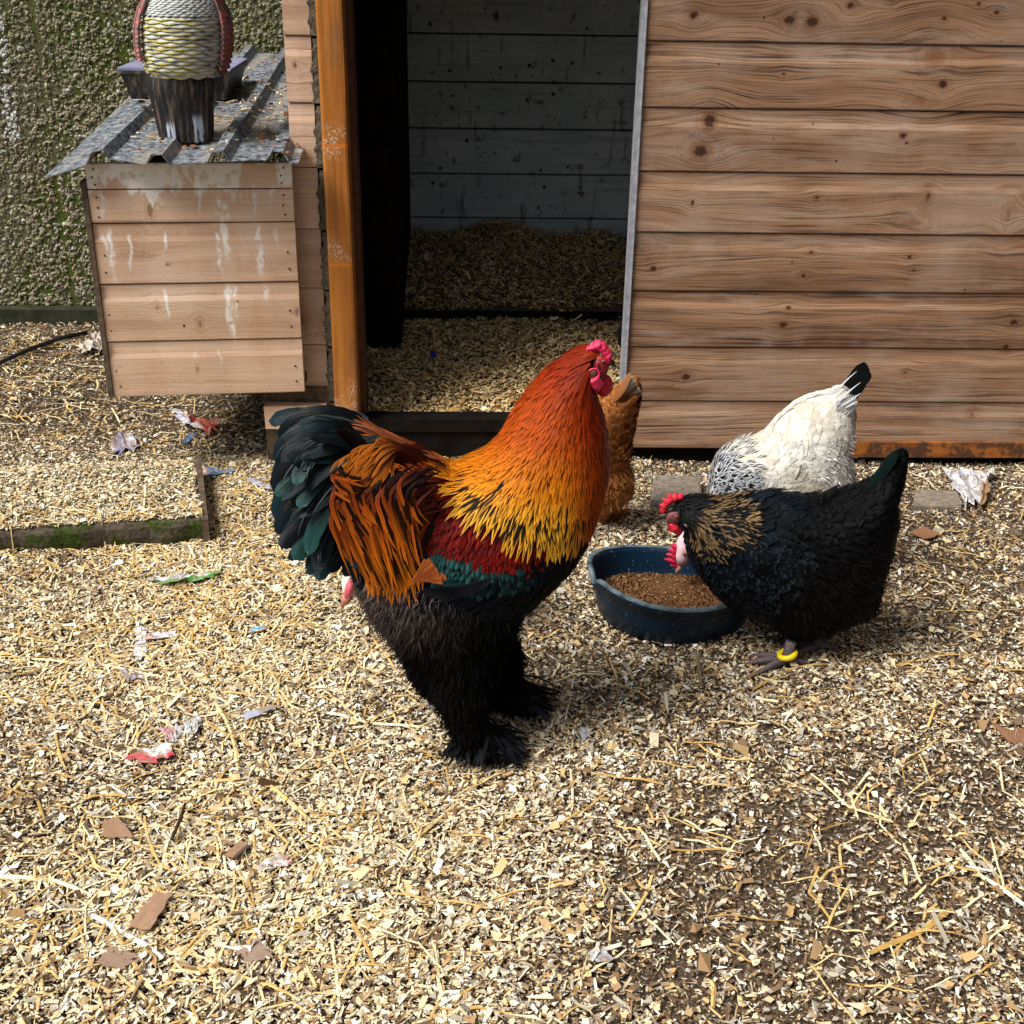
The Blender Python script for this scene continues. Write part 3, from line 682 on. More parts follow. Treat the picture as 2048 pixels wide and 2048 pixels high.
def straw_batch(name, spots, zfn, parent=None, label=None):
    V = []; Q = []; C = []
    for (x, y, a, L, w, bd) in spots:
        v, f = stalk((x, y), a, L, w, bd, zfn, kink=random.choice([0, 0, 0, .8, -.7]))
        b = len(V); V += v; Q += [tuple(i+b for i in ff) for ff in f]; c = random.choice(SC); s = random.uniform(.75, 1.1); C += [tuple(k*s for k in c)]*len(v)
    o = link(name, meshnp(name, V, Q, None, False, {'col': np.array(C)}), M_STRAW, parent); return setp(o, label, 'straw' if label else None, kind='stuff')
sp = []
def clump(px, py, sx, sy, n, L=(.03, .12)):
    for _ in range(n):
        p = onZ(random.gauss(px, sx), random.gauss(py, sy))
        if p[1] > WALLY-.02 and p[0] > xs0-.02: continue
        if p[1] > 3.7 or p[1] < .7: continue
        sp.append((p[0], p[1], random.uniform(0, math.pi), random.uniform(*L), random.uniform(.0006, .0014), random.gauss(0, .16)))
clump(350, 1180, 260, 130, 520, (.02, .1)); clump(520, 1180, 160, 90, 200, (.02, .09)); clump(250, 1350, 250, 60, 160); clump(150, 780, 200, 60, 260, (.03, .12)); clump(500, 1010, 90, 70, 130); clump(250, 1120, 220, 40, 150); clump(450, 1500, 300, 200, 230); clump(250, 1850, 350, 150, 230)
clump(1000, 1700, 500, 250, 90); clump(1700, 1150, 250, 90, 70, (.03, .09)); clump(1700, 1700, 250, 220, 60); clump(450, 880, 120, 40, 40); clump(1950, 1050, 80, 120, 30); clump(60, 700, 60, 40, 50)
straw_batch('loose_straw', sp, surf_z, None, 'thin golden straw scattered all over the wood shavings')
sp = []
for _ in range(26):
    p = onY(random.uniform(490, 585), random.uniform(200, 275), 2.9); sp.append((min(random.gauss(-.60, .05), pR[0]-.04), random.uniform(2.75, 3.3), random.gauss(0.1, .35)+random.choice([0, math.pi]), random.uniform(.05, .13), .0016, random.gauss(0, .3)))
straw_batch('roof_straw', sp, lambda a, b: np.array([roof_z(a[0], b[0])]), None, 'small bunch of yellow straw on the nest box roof beside the shed')
# long stalks one can pick out
SG = 'long straw stalks lying on the shavings'
def one_stalk(name, pts, w, label, col=0, cat='straw stalk', group=SG):
    P = [onZ(a, b) for a, b in pts]; X = [p[0] for p in P]; Y = [p[1] for p in P]
    n = 8; tt = np.linspace(0, len(P)-1, n+1); xx = np.interp(tt, range(len(P)), X); yy = np.interp(tt, range(len(P)), Y)
    zz = surf_z(xx, yy)+.005+.0015*np.sin(np.arange(n+1)*1.3)
    V = []; Fc = []
    for i in range(n+1):
        j, k = min(i+1, n), max(i-1, 0); dx, dy = xx[j]-xx[k], yy[j]-yy[k]; l = math.hypot(dx, dy); a, b = -dy/l, dx/l; ww = w*(1 if 0 < i < n else .75)
        V += [(xx[i]+a*ww, yy[i]+b*ww, zz[i]), (xx[i], yy[i], zz[i]+w*.7), (xx[i]-a*ww, yy[i]-b*ww, zz[i]), (xx[i], yy[i], zz[i]-w*.5)]
    for i in range(n):
        for k in range(4): k2 = (k+1) % 4; Fc.append((i*4+k, i*4+k2, (i+1)*4+k2, (i+1)*4+k))
    Fc += [(3, 2, 1, 0), tuple(n*4+k for k in range(4))]
    o = link(name, meshnp(name, V, Fc[:-2], None, False, {'col': np.array([SC[col] if isinstance(col, int) else col]*len(V))}), M_STRAW)
    return setp(o, label, cat, group)
one_stalk('straw_stalk', [(650, 1432), (740, 1448), (858, 1456)], .0032, 'long flat pale straw stalk just left of the rooster foot', 3)
one_stalk('straw_stalk', [(65, 1327), (200, 1330), (345, 1358)], .0028, 'long pale straw stalk left of the crumpled dark scrap', 3)
one_stalk('straw_stalk', [(430, 1410), (455, 1450), (470, 1490), (476, 1540)], .0034, 'bent golden straw stalk below the grey feather', 1)
one_stalk('straw_stalk', [(395, 1570), (525, 1555), (625, 1650)], .0034, 'golden straw stalk bent into a wide angle below the red and white wrapper', 0)
one_stalk('straw_stalk', [(470, 1825), (340, 1940), (400, 1945)], .003, 'golden straw stalk beside the small cardboard chip at bottom left', 1)
one_stalk('straw_stalk', [(80, 1950), (140, 1885), (185, 1838)], .003, 'slanting golden straw stalk left of the white plastic stick', 0)
one_stalk('straw_stalk', [(0, 1760), (100, 1764), (185, 1795)], .0038, 'thick pale straw stalk at the left edge of the yard', 3)
one_stalk('straw_stalk', [(1920, 1705), (1960, 1760), (2048, 1822)], .0042, 'thick pale straw stalk at the right edge of the yard', 3)
one_stalk('straw_stalk', [(1738, 1915), (1850, 1870), (1900, 1830)], .004, 'flat brown gold straw stalk in the lower right of the yard', 2)
one_stalk('straw_stalk', [(1505, 1382), (1570, 1345), (1665, 1328)], .0028, 'golden straw stalk lying in front of the yellow leg ring', 2)
one_stalk('straw_stalk', [(1785, 1333), (1850, 1318), (1915, 1312)], .0024, 'golden straw stalk right of the black hen feet', 2)
one_stalk('straw_stalk', [(1425, 2018), (1428, 1975), (1420, 1960)], .003, 'short upright looking golden stalk at the bottom edge', 0)
one_stalk('straw_stalk', [(820, 1700), (960, 1560), (1010, 1535)], .002, 'thin curved straw stalk in front of the rooster foot', 1)
one_stalk('straw_stalk', [(1620, 1560), (1700, 1620), (1790, 1650)], .0022, 'thin straw stalk in the grey shavings right of centre', 1)

# ------------------------------------------------------------------ litter scraps, each a thing
t = NT('printed_scrap', .45, .35); t.base(t.mix(t.math('MULTIPLY', t.sstep(t.noise(t.pos(), 110, 5, .7), .46, .56), .75), t.attr('col'), (.24, .18, .12))); t.bump(t.noise(t.pos(), 150, 3), .3, .002); M_SCRAP = t.m
t = NT('corrugated_card', .9, .1); t.base(t.mix(t.math('MULTIPLY', t.noise(t.pos(), 90, 4), .7), t.attr('col'), (.16, .09, .05))); M_CARD = t.m
def scrap(name, label, cat, quad, cols, amp=.35, mat=None, lift=.005, n=(9, 5), ragged=.12, group=None, thick=.0006):
    P = np.array([onZ(*q) for q in quad]); nu, nv = n; V = []; C = []
    L = np.linalg.norm(P[1]-P[0]); r = random.Random(len(label)*7+int(quad[0][0]))
    fu = [r.uniform(-1, 1) for _ in range(nu+1)]; fv = [r.uniform(-1, 1) for _ in range(nv+1)]
    for i in range(nu+1):
        for j in range(nv+1):
            u, v = i/nu, j/nv; e = 1 if i in (0, nu) or j in (0, nv) else .4
            uu = u+r.uniform(-1, 1)*ragged*e; vv = v+r.uniform(-1, 1)*ragged*e*1.3
            p = (P[0]*(1-uu)+P[1]*uu)*(1-vv)+(P[3]*(1-uu)+P[2]*uu)*vv
            z = float(surf_z(p[0:1], p[1:2])[0])+lift+abs(.5*fu[i]+.5*fv[j])*amp*L*.5+r.uniform(0, 1)*amp*L*.1
            V.append((p[0], p[1], z)); C.append(cols(u, v, r) if callable(cols) else cols)
    Q = [(i*(nv+1)+j, (i+1)*(nv+1)+j, (i+1)*(nv+1)+j+1, i*(nv+1)+j+1) for i in range(nu) for j in range(nv)]
    o = link(name, meshnp(name, V, Q, None, False, {'col': np.array(C)}), mat or M_SCRAP)
    m = o.modifiers.new('thick', 'SOLIDIFY'); m.thickness = thick
    return setp(o, label, cat, group or 'litter scraps in the shavings')
RED, BLUE, WHT, GRY, GRN, CYA, PNK, LIL = (.40, .06, .04), (.05, .15, .32), (.55, .56, .6), (.25, .25, .27), (.10, .34, .08), (.0, .27, .48), (.5, .28, .34), (.32, .34, .44)
scrap('wrapper_scrap', 'crumpled red, white and blue wrapper on the dark litter below the nest box', 'wrapper', [(345, 822), (440, 862), (432, 878), (362, 850)], lambda u, v, r: (.45, .47, .6) if u < .25 else RED if (v < .75 or u > .6) else WHT, .3)
scrap('wrapper_scrap', 'blue strip of wrapper under the red crumpled wrapper below the nest box', 'wrapper', [(360, 886), (382, 868), (400, 866), (376, 884)], BLUE, .2, n=(5, 3))
scrap('paper_scrap', 'crumpled blue grey printed paper left of the red wrapper', 'paper scrap', [(228, 872), (262, 866), (285, 898), (226, 906)], lambda u, v, r: r.choice([WHT, LIL, (.1, .1, .2), (.3, .2, .22), (.12, .2, .5)]), .35)
scrap('wrapper_scrap', 'bright blue wrapper beside the corner of the slab', 'wrapper', [(404, 932), (445, 940), (480, 944), (408, 955)], lambda u, v, r: BLUE if u > .15 else (.5, .25, .28), .25)
scrap('wrapper_scrap', 'faded blue grey strip near the rooster tail', 'wrapper', [(500, 965), (552, 980), (548, 990), (498, 972)], LIL, .2, n=(6, 3))
scrap('wrapper_scrap', 'bright green and silver wrapper strip in the fresh shavings', 'wrapper', [(300, 1168), (440, 1152), (436, 1164), (330, 1182)], lambda u, v, r: GRN if v > .5 or u > .8 else (.55, .53, .56), .16, lift=.008)
scrap('paper_scrap', 'pale lilac paper strip lying upright below the green wrapper', 'paper scrap', [(272, 1262), (292, 1258), (292, 1318), (268, 1318)], (.66, .68, .8), .12, n=(3, 6))
scrap('paper_scrap', 'pale paper strip with a pink fold pointing right below the green wrapper', 'paper scrap', [(292, 1272), (352, 1264), (356, 1274), (294, 1284)], lambda u, v, r: (.62, .4, .38) if u < .2 else (.66, .66, .76), .15, n=(6, 3))
scrap('wrapper_scrap', 'tiny cyan wrapper scrap left of the rooster', 'wrapper', [(498, 1262), (530, 1256), (532, 1264), (502, 1268)], lambda u, v, r: CYA if r.random() < .8 else WHT, .2, n=(5, 3))
scrap('paper_scrap', 'crumpled dark grey scrap above the long pale stalk', 'paper scrap', [(238, 1345), (270, 1342), (290, 1362), (245, 1364)], lambda u, v, r: r.choice([(.14, .09, .09), (.3, .26, .32), (.5, .5, .55)]), .4)
scrap('wrapper_scrap', 'pink and grey twisted wrapper above the red and white one', 'wrapper', [(318, 1462), (368, 1458), (350, 1495), (330, 1478)], lambda u, v, r: PNK if u < .7 else (.6, .6, .66), .3)
scrap('wrapper_scrap', 'crumpled translucent grey wrapper beside the pink twisted one', 'wrapper', [(368, 1455), (404, 1445), (396, 1468), (366, 1474)], lambda u, v, r: r.choice([(.4, .45, .47), (.66, .7, .75)]), .4)
scrap('wrapper_scrap', 'red and white folded wrapper in the lower left shavings', 'wrapper', [(258, 1530), (330, 1495), (350, 1520), (300, 1540)], lambda u, v, r: (.6, .05, .09) if (u < .35 or (v > .7 and r.random() < .7)) else (.8, .78, .76), .22, lift=.009)
scrap('card_scrap', 'torn brown cardboard corner left of the thin dark twig', 'cardboard piece', [(206, 1655), (235, 1640), (268, 1680), (212, 1683)], (.38, .24, .16), .05, M_CARD, .010, ragged=.05, thick=.002)
scrap('card_scrap', 'small brown cardboard piece with a black edge right of the thin dark twig', 'cardboard piece', [(450, 1722), (480, 1690), (503, 1702), (474, 1728)], lambda u, v, r: (.04, .04, .045) if v > .75 else (.38, .24, .16), .04, M_CARD, .010, ragged=.03, thick=.002)
scrap('card_scrap', 'long brown cardboard strip crossed by the white plastic stick', 'cardboard piece', [(258, 1872), (312, 1798), (348, 1796), (305, 1872)], (.42, .27, .18), .03, M_CARD, .010, ragged=.04, thick=.002)
scrap('card_scrap', 'grey brown cardboard piece half buried below the white plastic stick', 'cardboard piece', [(190, 1930), (228, 1900), (288, 1925), (238, 1945)], (.34, .24, .19), .04, M_CARD, .006, ragged=.08, thick=.002)
scrap('card_scrap', 'rounded grey brown cardboard piece half buried near the bottom left', 'cardboard piece', [(475, 1915), (515, 1885), (545, 1920), (500, 1935)], (.36, .27, .22), .06, M_CARD, .006, ragged=.1, thick=.002)
scrap('card_scrap', 'small reddish cardboard chip right of the black hen', 'cardboard piece', [(1820, 1072), (1845, 1060), (1878, 1076), (1848, 1088)], (.34, .17, .1), .03, M_CARD, .010, ragged=.05, thick=.002, n=(5, 4))
scrap('card_scrap', 'torn reddish brown card at the right edge of the yard', 'cardboard piece', [(1985, 1460), (2048, 1475), (2048, 1510), (2012, 1490)], (.26, .13, .08), .08, M_CARD, .006, ragged=.14, thick=.002)
scrap('wrapper_scrap', 'crumpled white and grey wrapper with brown crumbs below the shed wall', 'wrapper', [(1885, 952), (1985, 950), (1968, 1015), (1925, 1022)], lambda u, v, r: (.3, .17, .08) if u > .72 and v > .3 else r.choice([(.62, .64, .72), (.72, .72, .78), (.5, .52, .58), (.3, .33, .38)]), .3, lift=.012, n=(10, 7))
scrap('wrapper_scrap', 'faint grey translucent scrap in front of the rooster', 'wrapper', [(1158, 1448), (1176, 1440), (1182, 1465), (1166, 1472)], (.4, .42, .48), .2, n=(4, 3))
scrap('paper_scrap', 'pale crumpled paper with a pink dot near the black edged card', 'paper scrap', [(505, 1740), (570, 1722), (586, 1742), (525, 1752)], lambda u, v, r: r.choice([(.6, .6, .62), (.4, .4, .42), (.75, .72, .7)]) if u < .9 else (.7, .1, .2), .2)
scrap('wrapper_scrap', 'small silver grey foil scrap low in the middle of the yard', 'wrapper', [(1180, 1905), (1215, 1898), (1225, 1920), (1190, 1925)], (.38, .38, .45), .35, n=(5, 4))
# white plastic stick, twig, feather
st = setp(one_stalk('plastic_stick', [(185, 1835), (250, 1872), (328, 1918)], .0042, 'white plastic lolly stick lying across the cardboard strip', (.8, .8, .82), 'stick', None), None)
st.data.materials[0] = simple('white_plastic', (.78, .78, .8), .4, .5, .06)
g = Geo(); p0, p1, p2 = (onZ(*q)+np.array([0, 0, .012]) for q in ((345, 1692), (360, 1655), (372, 1620)))
g.tube([p0, p1+np.array([.002, 0, .003]), p2], [.0022, .003, .0018], 7); setp(link('twig', g.mesh('twig', True), simple('dark_bark', (.05, .032, .025), .9, .1, .5, 200, .6)), 'thin dark twig between the two small cardboard pieces', 'twig')
# dark stick on the dark litter
g = Geo(); g.tube([onZ(a, b)+np.array([0, 0, .02]) for a, b in ((-60, 762), (0, 740), (60, 712), (120, 690), (175, 678))], [.0065]*5, 8); setp(link('dark_stick', g.mesh('dark_stick', True), simple('black_stick', (.015, .015, .016), .5, .4)), 'dark stick lying along the ground by the pebbledash wall', 'dark_stick')
scrap('wrapper_scrap', 'pale crumpled plastic bag beside the lower corner of the nest box', 'plastic bag', [(155, 700), (200, 682), (215, 700), (165, 715)], lambda u, v, r: r.choice([(.45, .4, .33), (.6, .58, .55)]), .5)
# paving stones by the shed
def stone(name, label, a, b, c_, d, h):
    P = [onZ(*q, h) for q in (a, b, c_, d)]; n = 5; V = []; Fc = []
    r = random.Random(int(a[0])); cen = sum(P)/4
    rings = [(1.0, -.02), (1.0, h*.7), (.97, h*.95), (.9, h)]
    for s, z in rings:
        for i in range(4):
            for k in range(n):
                p = P[i]*(1-k/n)+P[(i+1) % 4]*(k/n); p = cen+(p-cen)*s; V.append((p[0]+r.uniform(-.002, .002), p[1]+r.uniform(-.002, .002), z+r.uniform(-.001, .001)))
    m = 4*n
    for j in range(3):
        for k in range(m): k2 = (k+1) % m; Fc.append((j*m+k, j*m+k2, (j+1)*m+k2, (j+1)*m+k))
    Fc.append(tuple(3*m+k for k in range(m))); setp(link(name, meshpy(name, V, Fc), M_STONE), label, 'stone')
M_STONE = simple('rough_grey_stone', (.2, .17, .14), .95, .1, .4, 70, .8)
stone('paving_stone', 'brown grey paving stone at the shed foot behind the feed bowl', (1300, 1000), (1405, 1003), (1400, 950), (1310, 948), .03)
stone('paving_stone', 'flat grey stone half buried left of the white crumpled wrapper', (1826, 1010), (1925, 1012), (1915, 980), (1830, 978), .012)
# quill feather on the ground
t = NT('loose_feather', .6, .2); t.base(t.attr('col')); M_LF = t.m
scrap('loose_feather', 'small grey feather lying left of the rooster', 'feather', [(486, 1442), (540, 1425), (565, 1422), (495, 1456)], lambda u, v, r: (.36, .38, .46) if u < .5 else (.3, .25, .22), .05, M_LF, .01, (8, 3), .08)

# ------------------------------------------------------------------ feed bowl
BC = onZ(1342, 1188, .05); BC[2] = 0
bowl = empty('feed_bowl', (BC[0], BC[1], 0), 'dark blue rubber feed bowl of brown pellets between the rooster and the black hen', 'bowl')
t = NT('blue_rubber', .45, .25); P = t.pos(); n1 = t.noise(P, 60, 4, .6); z = t.sep(P)[2]
c = t.ramp(t.noise(P, 12, 4), [(.3, (.001, .009, .024)), (.7, (.002, .022, .05))])
c = t.mix(t.sstep(t.noise(P, 180, 2), .68, .74), c, (.3, .28, .24))
t.base(c); t.bump(n1, .25, .002); M_BOWL = t.m
RX, RYb, ROT = .158, .118, math.radians(-12)
prof = [(.0, .0), (.80, .0), (.86, .006), (.93, .05), (.965, .076), (1.0, .078), (1.015, .084), (1.01, .090), (.985, .092), (.955, .090), (.935, .080), (.90, .05), (.82, .014), (.0, .012)]
seg = 72; V = []; Fc = []; m = len(prof)
def bowl_pt(r, z, w, extra=0):
    sag = .006*math.sin(2*w+1.1)*(z/.09)
    e = .004*math.sin(3*w+.4)
    nt = .016*math.exp(-((((w-math.radians(205)+math.pi) % (2*math.pi))-math.pi)/.11)**2)*(z > .07)
    x = (RX*r+e)*math.cos(w); y = (RYb*r+e)*math.sin(w)
    return (BC[0]+x*math.cos(ROT)-y*math.sin(ROT), BC[1]+x*math.sin(ROT)+y*math.cos(ROT), z+sag-nt+.002+.07*x*(z/.09)*-.3)
for k in range(seg):
    w = 2*math.pi*k/seg; V += [bowl_pt(r, z, w) for r, z in prof]
for k in range(seg):
    k2 = (k+1) % seg
    for j in range(m-1): Fc.append((k*m+j, k2*m+j, k2*m+j+1, k*m+j+1))
link('bowl_shell', meshpy('bowl_shell', V, Fc, True), M_BOWL, bowl)
M_RIM = simple('scuffed_pale_rim', (.07, .10, .12), .6, .3, .8, 50, .3)
V = []; Fc = []
for k in range(seg):
    w = 2*math.pi*k/seg; V += [bowl_pt(r, z, w) for r, z in ((1.018, .087), (1.010, .0932), (.985, .0945), (.958, .0915))]
for k in range(seg):
    k2 = (k+1) % seg
    for j in range(3): Fc.append((k*4+j, k2*4+j, k2*4+j+1, k*4+j+1))
link('rim', meshpy('rim', V, Fc, True), M_RIM, bowl)
g = Geo(); V = [bowl_pt(0, .034, 0)]; fr = []
for k in range(40): V.append(bowl_pt(.86, .037, 2*math.pi*k/40))
Fc = [(0, k+1, (k+1) % 40+1) for k in range(40)]
link('feed_bed', meshpy('feed_bed', V, Fc), simple('feed_dust', (.1, .05, .022), .95, .1, .4, 200, .6), bowl)
N = 5200; w = rng.uniform(0, 2*np.pi, N); r = np.sqrt(rng.random(N))*.84
x = RX*r*np.cos(w); y = RYb*r*np.sin(w); X = BC[0]+x*math.cos(ROT)-y*math.sin(ROT); Y = BC[1]+x*math.sin(ROT)+y*math.cos(ROT)
L = oc[None]*np.stack([rng.uniform(.0025, .0045, N), rng.uniform(.0014, .002, N), rng.uniform(.0014, .002, N)], -1)[:, None]
an = rng.uniform(0, 6.28, N); ca, sa = np.cos(an)[:, None], np.sin(an)[:, None]
V = np.stack([L[..., 0]*ca-L[..., 1]*sa+X[:, None], L[..., 0]*sa+L[..., 1]*ca+Y[:, None], L[..., 2]+(.039+.006*np.sin(30*X)*np.sin(25*Y)+rng.uniform(0, .004, N))[:, None]], -1).reshape(-1, 3)
cc = np.array([(.15, .07, .026), (.22, .11, .045), (.08, .035, .016), (.34, .21, .11)])[rng.choice(4, N, p=[.45, .25, .22, .08])]
t = NT('feed_pellet', .85, .15); t.base(t.attr('col'))
setp(link('pellets', meshnp('pellets', V, None, (ocf[None]+(np.arange(N)*9)[:, None, None]).reshape(-1, 3), False, {'col': np.repeat(cc, 9, 0)}), t.m, bowl), kind='stuff')

# ------------------------------------------------------------------ black tray and plastic owl on the nest box roof
TY = 3.14
tl, tr_ = onY(246, 200, TY), onY(462, 200, TY)
tz = roof_z(-.9, TY)+.006; th = onY(300, 141, TY)[2]-tz
tray = empty('planter_tray', ((tl[0]+tr_[0])/2, TY+.1, tz), 'black plastic tray with a lilac top behind the owl figure', 'tray')
g = Geo()
def frust(g, x0, x1, y0, y1, z0_, z1, t_):
    g.add([(x0+t_, y0+t_, z0_), (x1-t_, y0+t_, z0_), (x1-t_, y1-t_, z0_), (x0+t_, y1-t_, z0_), (x0, y0, z1), (x1, y0, z1), (x1, y1, z1), (x0, y1, z1)], [(3, 2, 1, 0), (4, 5, 6, 7), (0, 1, 5, 4), (1, 2, 6, 5), (2, 3, 7, 6), (3, 0, 4, 7)])
frust(g, tl[0], tr_[0], TY, TY+.24, tz, tz+th-.008, .016); g.box((tl[0]-.006, TY-.006, tz+th-.0075), (tr_[0]+.006, TY+.246, tz+th), .0008)
M_TRAY = simple('dusty_black_plastic', (.022, .02, .02), .55, .4, .6, 30, .2)
t = NT('streaked_black_plastic', .5, .4); P = t.pos(); n = t.noise(t.vmath('MULTIPLY', P, (60, 60, 10)), 1, 4, .7)
t.base(t.ramp(n, [(.48, (.012, .012, .014)), (.66, (.2, .15, .1))])); M_TRAYS = t.m
link('tray_body', g.mesh('tray_body'), M_TRAYS, tray)
g = Geo(); g.box((tl[0]-.004, TY-.004, tz+th+.001), (tr_[0]+.004, TY+.244, tz+th+.005), .0008); link('lilac_top', g.mesh('lilac_top'), simple('lilac_plastic', (.25, .26, .42), .4, .4, .2, 20, .1), tray)

OY = 2.765
oc_ = onY(374, 285, OY); bz = roof_z(oc_[0], OY)+.002
mo_ = np.linalg.norm(onY(474, 150, OY)-onY(374, 150, OY))/100       # metres per photograph pixel at the owl
def oz(py): return onY(374, py, OY)[2]
owl = empty('owl_decoy', (oc_[0], OY, bz), 'yellow and white plastic owl decoy with black ribbed base on the nest box roof', 'owl figure')
# lathe with slight square ness and ribs
def lathe(rows, seg=48, ribs_=0, sq=.0, ysc=.9, xc=None):
    V = []; Fc = []; m = len(rows)
    for (dx, r, z) in rows:
        for k in range(seg):
            w = 2*math.pi*k/seg; rr = r*(1+(.03*math.sin(ribs_*w) if ribs_ else 0))
            V.append(((oc_[0] if xc is None else xc)+dx+rr*math.cos(w), OY+rr*ysc*math.sin(w), z))
    for i in range(m-1):
        for k in range(seg): k2 = (k+1) % seg; Fc.append((i*seg+k, i*seg+k2, (i+1)*seg+k2, (i+1)*seg+k))
    Fc.append(tuple(range(seg-1, -1, -1))); Fc.append(tuple((m-1)*seg+k for k in range(seg)))
    return V, Fc
t = NT('black_ribbed_plastic', .45, .5); P = t.pos(); x, y, z = t.sep(P)[:3]
n = t.noise(t.vmath('MULTIPLY', P, (120, 120, 12)), 1, 4, .7)
c = t.ramp(n, [(.5, (.012, .012, .014)), (.72, (.16, .12, .085))])
for (pxx, wdt, zt_, zb_) in ((341, .0115, 235, 286), (394, .0125, 222, 288)):
    xc_ = onY(pxx, 255, OY-.05)[0]
    a = t.sstep(t.math('ABSOLUTE', t.math('SUBTRACT', x, xc_)), wdt, wdt*.6)
    b = t.math('MULTIPLY', t.sstep(z, oz(zt_)+.004, oz(zt_)-.018), t.sstep(y, OY, OY-.02))
    c = t.mix(t.math('MULTIPLY', t.math('MULTIPLY', a, b), t.sstep(t.noise(t.vmath('MULTIPLY', P, (200, 60, 20)), 1, 3), .4, .5)), c, (.5, .58, .68))
t.base(c); M_OBASE = t.m
rows = [(0, 48*mo_, bz), (0, 53*mo_, bz+.006), (0, 56*mo_, oz(250)), (-1*mo_, 60*mo_, oz(210)), (-2*mo_, 66*mo_, oz(172)), (-2*mo_, 64*mo_, oz(150)), (-2*mo_, 60*mo_, oz(140))]
V, Fc = lathe(rows, 96, 24); link('ribbed_base', meshpy('ribbed_base', V, Fc, True), M_OBASE, owl)
M_OGREY = simple('owl_undercoat', (.02, .03, .04), .6, .3, .4, 60, .2)
def ocx(p): return float(np.interp(p, [0, 150], [19, 7]))*mo_
brow = [(151, 66), (135, 77), (110, 82), (80, 84), (50, 84), (25, 80), (5, 72), (-12, 62)]
V, Fc = lathe([(ocx(p), r*mo_, oz(p)) for p, r in brow], 48, 0, ysc=.88); link('torso', meshpy('torso', V, Fc, True), M_OGREY, owl)
V, Fc = lathe([(19*mo_, 62*mo_, oz(-4)), (19*mo_, 60*mo_, oz(-9)), (20*mo_, 64*mo_, oz(-40)), (21*mo_, 66*mo_, oz(-90)), (22*mo_, 50*mo_, oz(-130)), (22*mo_, 20*mo_, oz(-150))], 40); link('head', meshpy('head', V, Fc, True), simple('owl_black_paint', (.02, .02, .022), .5, .4), owl)
# moulded scales: grey white at the neck, yellow edged below
V = []; Q = []; C = []
def orad(pz):
    ps = [b[0] for b in brow][::-1]; rs = [b[1] for b in brow][::-1]; return float(np.interp(pz, ps, rs))*mo_
prow = 148; row = 0
while prow > -8:
    small = prow < 30; step = 5 if small else 10; nsc = 34 if small else 13
    for k in range(nsc):
        w = 2*math.pi*(k+.5*(row % 2))/nsc+random.uniform(-.03, .03); hw = math.pi/nsc*1.15
        up, dn = prow-step*(1.1 if small else .62), prow+step*(.62 if small else .42)
        base_i = len(V)
        for j, (ff, lf) in enumerate(((0, .0004), (.5, .0022), (.86, .0056), (1, .0045))):
            for s in (-1, -.5, 0, .5, 1):
                ws = w+hw*s*(1 if ff < .9 else .8); drop = -(abs(s)**2)*step*(.42 if small else .3)*ff+(random.uniform(-1, 1) if s == 0 else 0)
                pp = up+(dn-up)*ff+drop+random.uniform(-.5, .5)
                r = orad(pp)+lf*(1-abs(s)*.5)
                V.append((oc_[0]+ocx(pp)+r*math.cos(ws), OY+.88*r*math.sin(ws), oz(pp)))
                tipc = (.72, .60, .03) if (not small and (random.random() < .85)) else (.5, .52, .5)
                if math.cos(w) > .55 and not small: tipc = (.42, .4, .32)
                midc = (.50, .58, .60) if small else random.choice([(.70, .74, .72), (.58, .66, .68), (.5, .55, .55), (.06, .08, .09)])
                C.append(tipc if ff > .8 else (midc if ff > .3 else (.015, .03, .04)))
        for j in range(3):
            for s in range(4): a = base_i+j*5+s; Q.append((a, a+1, a+6, a+5))
    prow -= step*.72 if not small else step*.9; row += 1
t = NT('painted_scales', .6, .3); t.base(t.mix(.25, t.attr('col'), t.mix(t.noise(t.pos(), 160, 3), (.1, .1, .1), (.7, .7, .6)))); M_SCALE = t.m
setp(link('feather_relief', meshnp('feather_relief', V, Q, None, True, {'col': np.array(C)}), M_SCALE, owl), kind='stuff')
for sgn in (-1, 1):
    V = []; Q = []; C = []; rr = 0
    for j in range(15):
        pp = 112-j*9.0 if sgn < 0 else 140-j*10.5
        for k in range(4):
            w0 = (math.pi*(1.0+.02*k) if sgn < 0 else 0)+sgn*-.05+(k-1.0)*.17*(1 if sgn < 0 else -1); r = orad(pp)+.004+.003*math.sin(j*.2+.5); b = len(V)
            for (da, dz, lf) in ((-.1, 6, 0), (.1, 6, 0), (-.08, -7, .004), (.08, -7, .004), (0, -9, .005)):
                V.append((oc_[0]+ocx(pp)+(r+lf)*math.cos(w0+da), OY+.95*(r+lf)*math.sin(w0+da), oz(pp+(-dz)))); C.append(random.choice([(.42, .05, .07), (.3, .03, .05), (.03, .02, .025)]))
            Q += [(b, b+1, b+3, b+2)]
    o = link('wing', meshnp('wing', V, Q, None, False, {'col': np.array(C)}), M_SCALE, owl); m = o.modifiers.new('t', 'SOLIDIFY'); m.thickness = .004
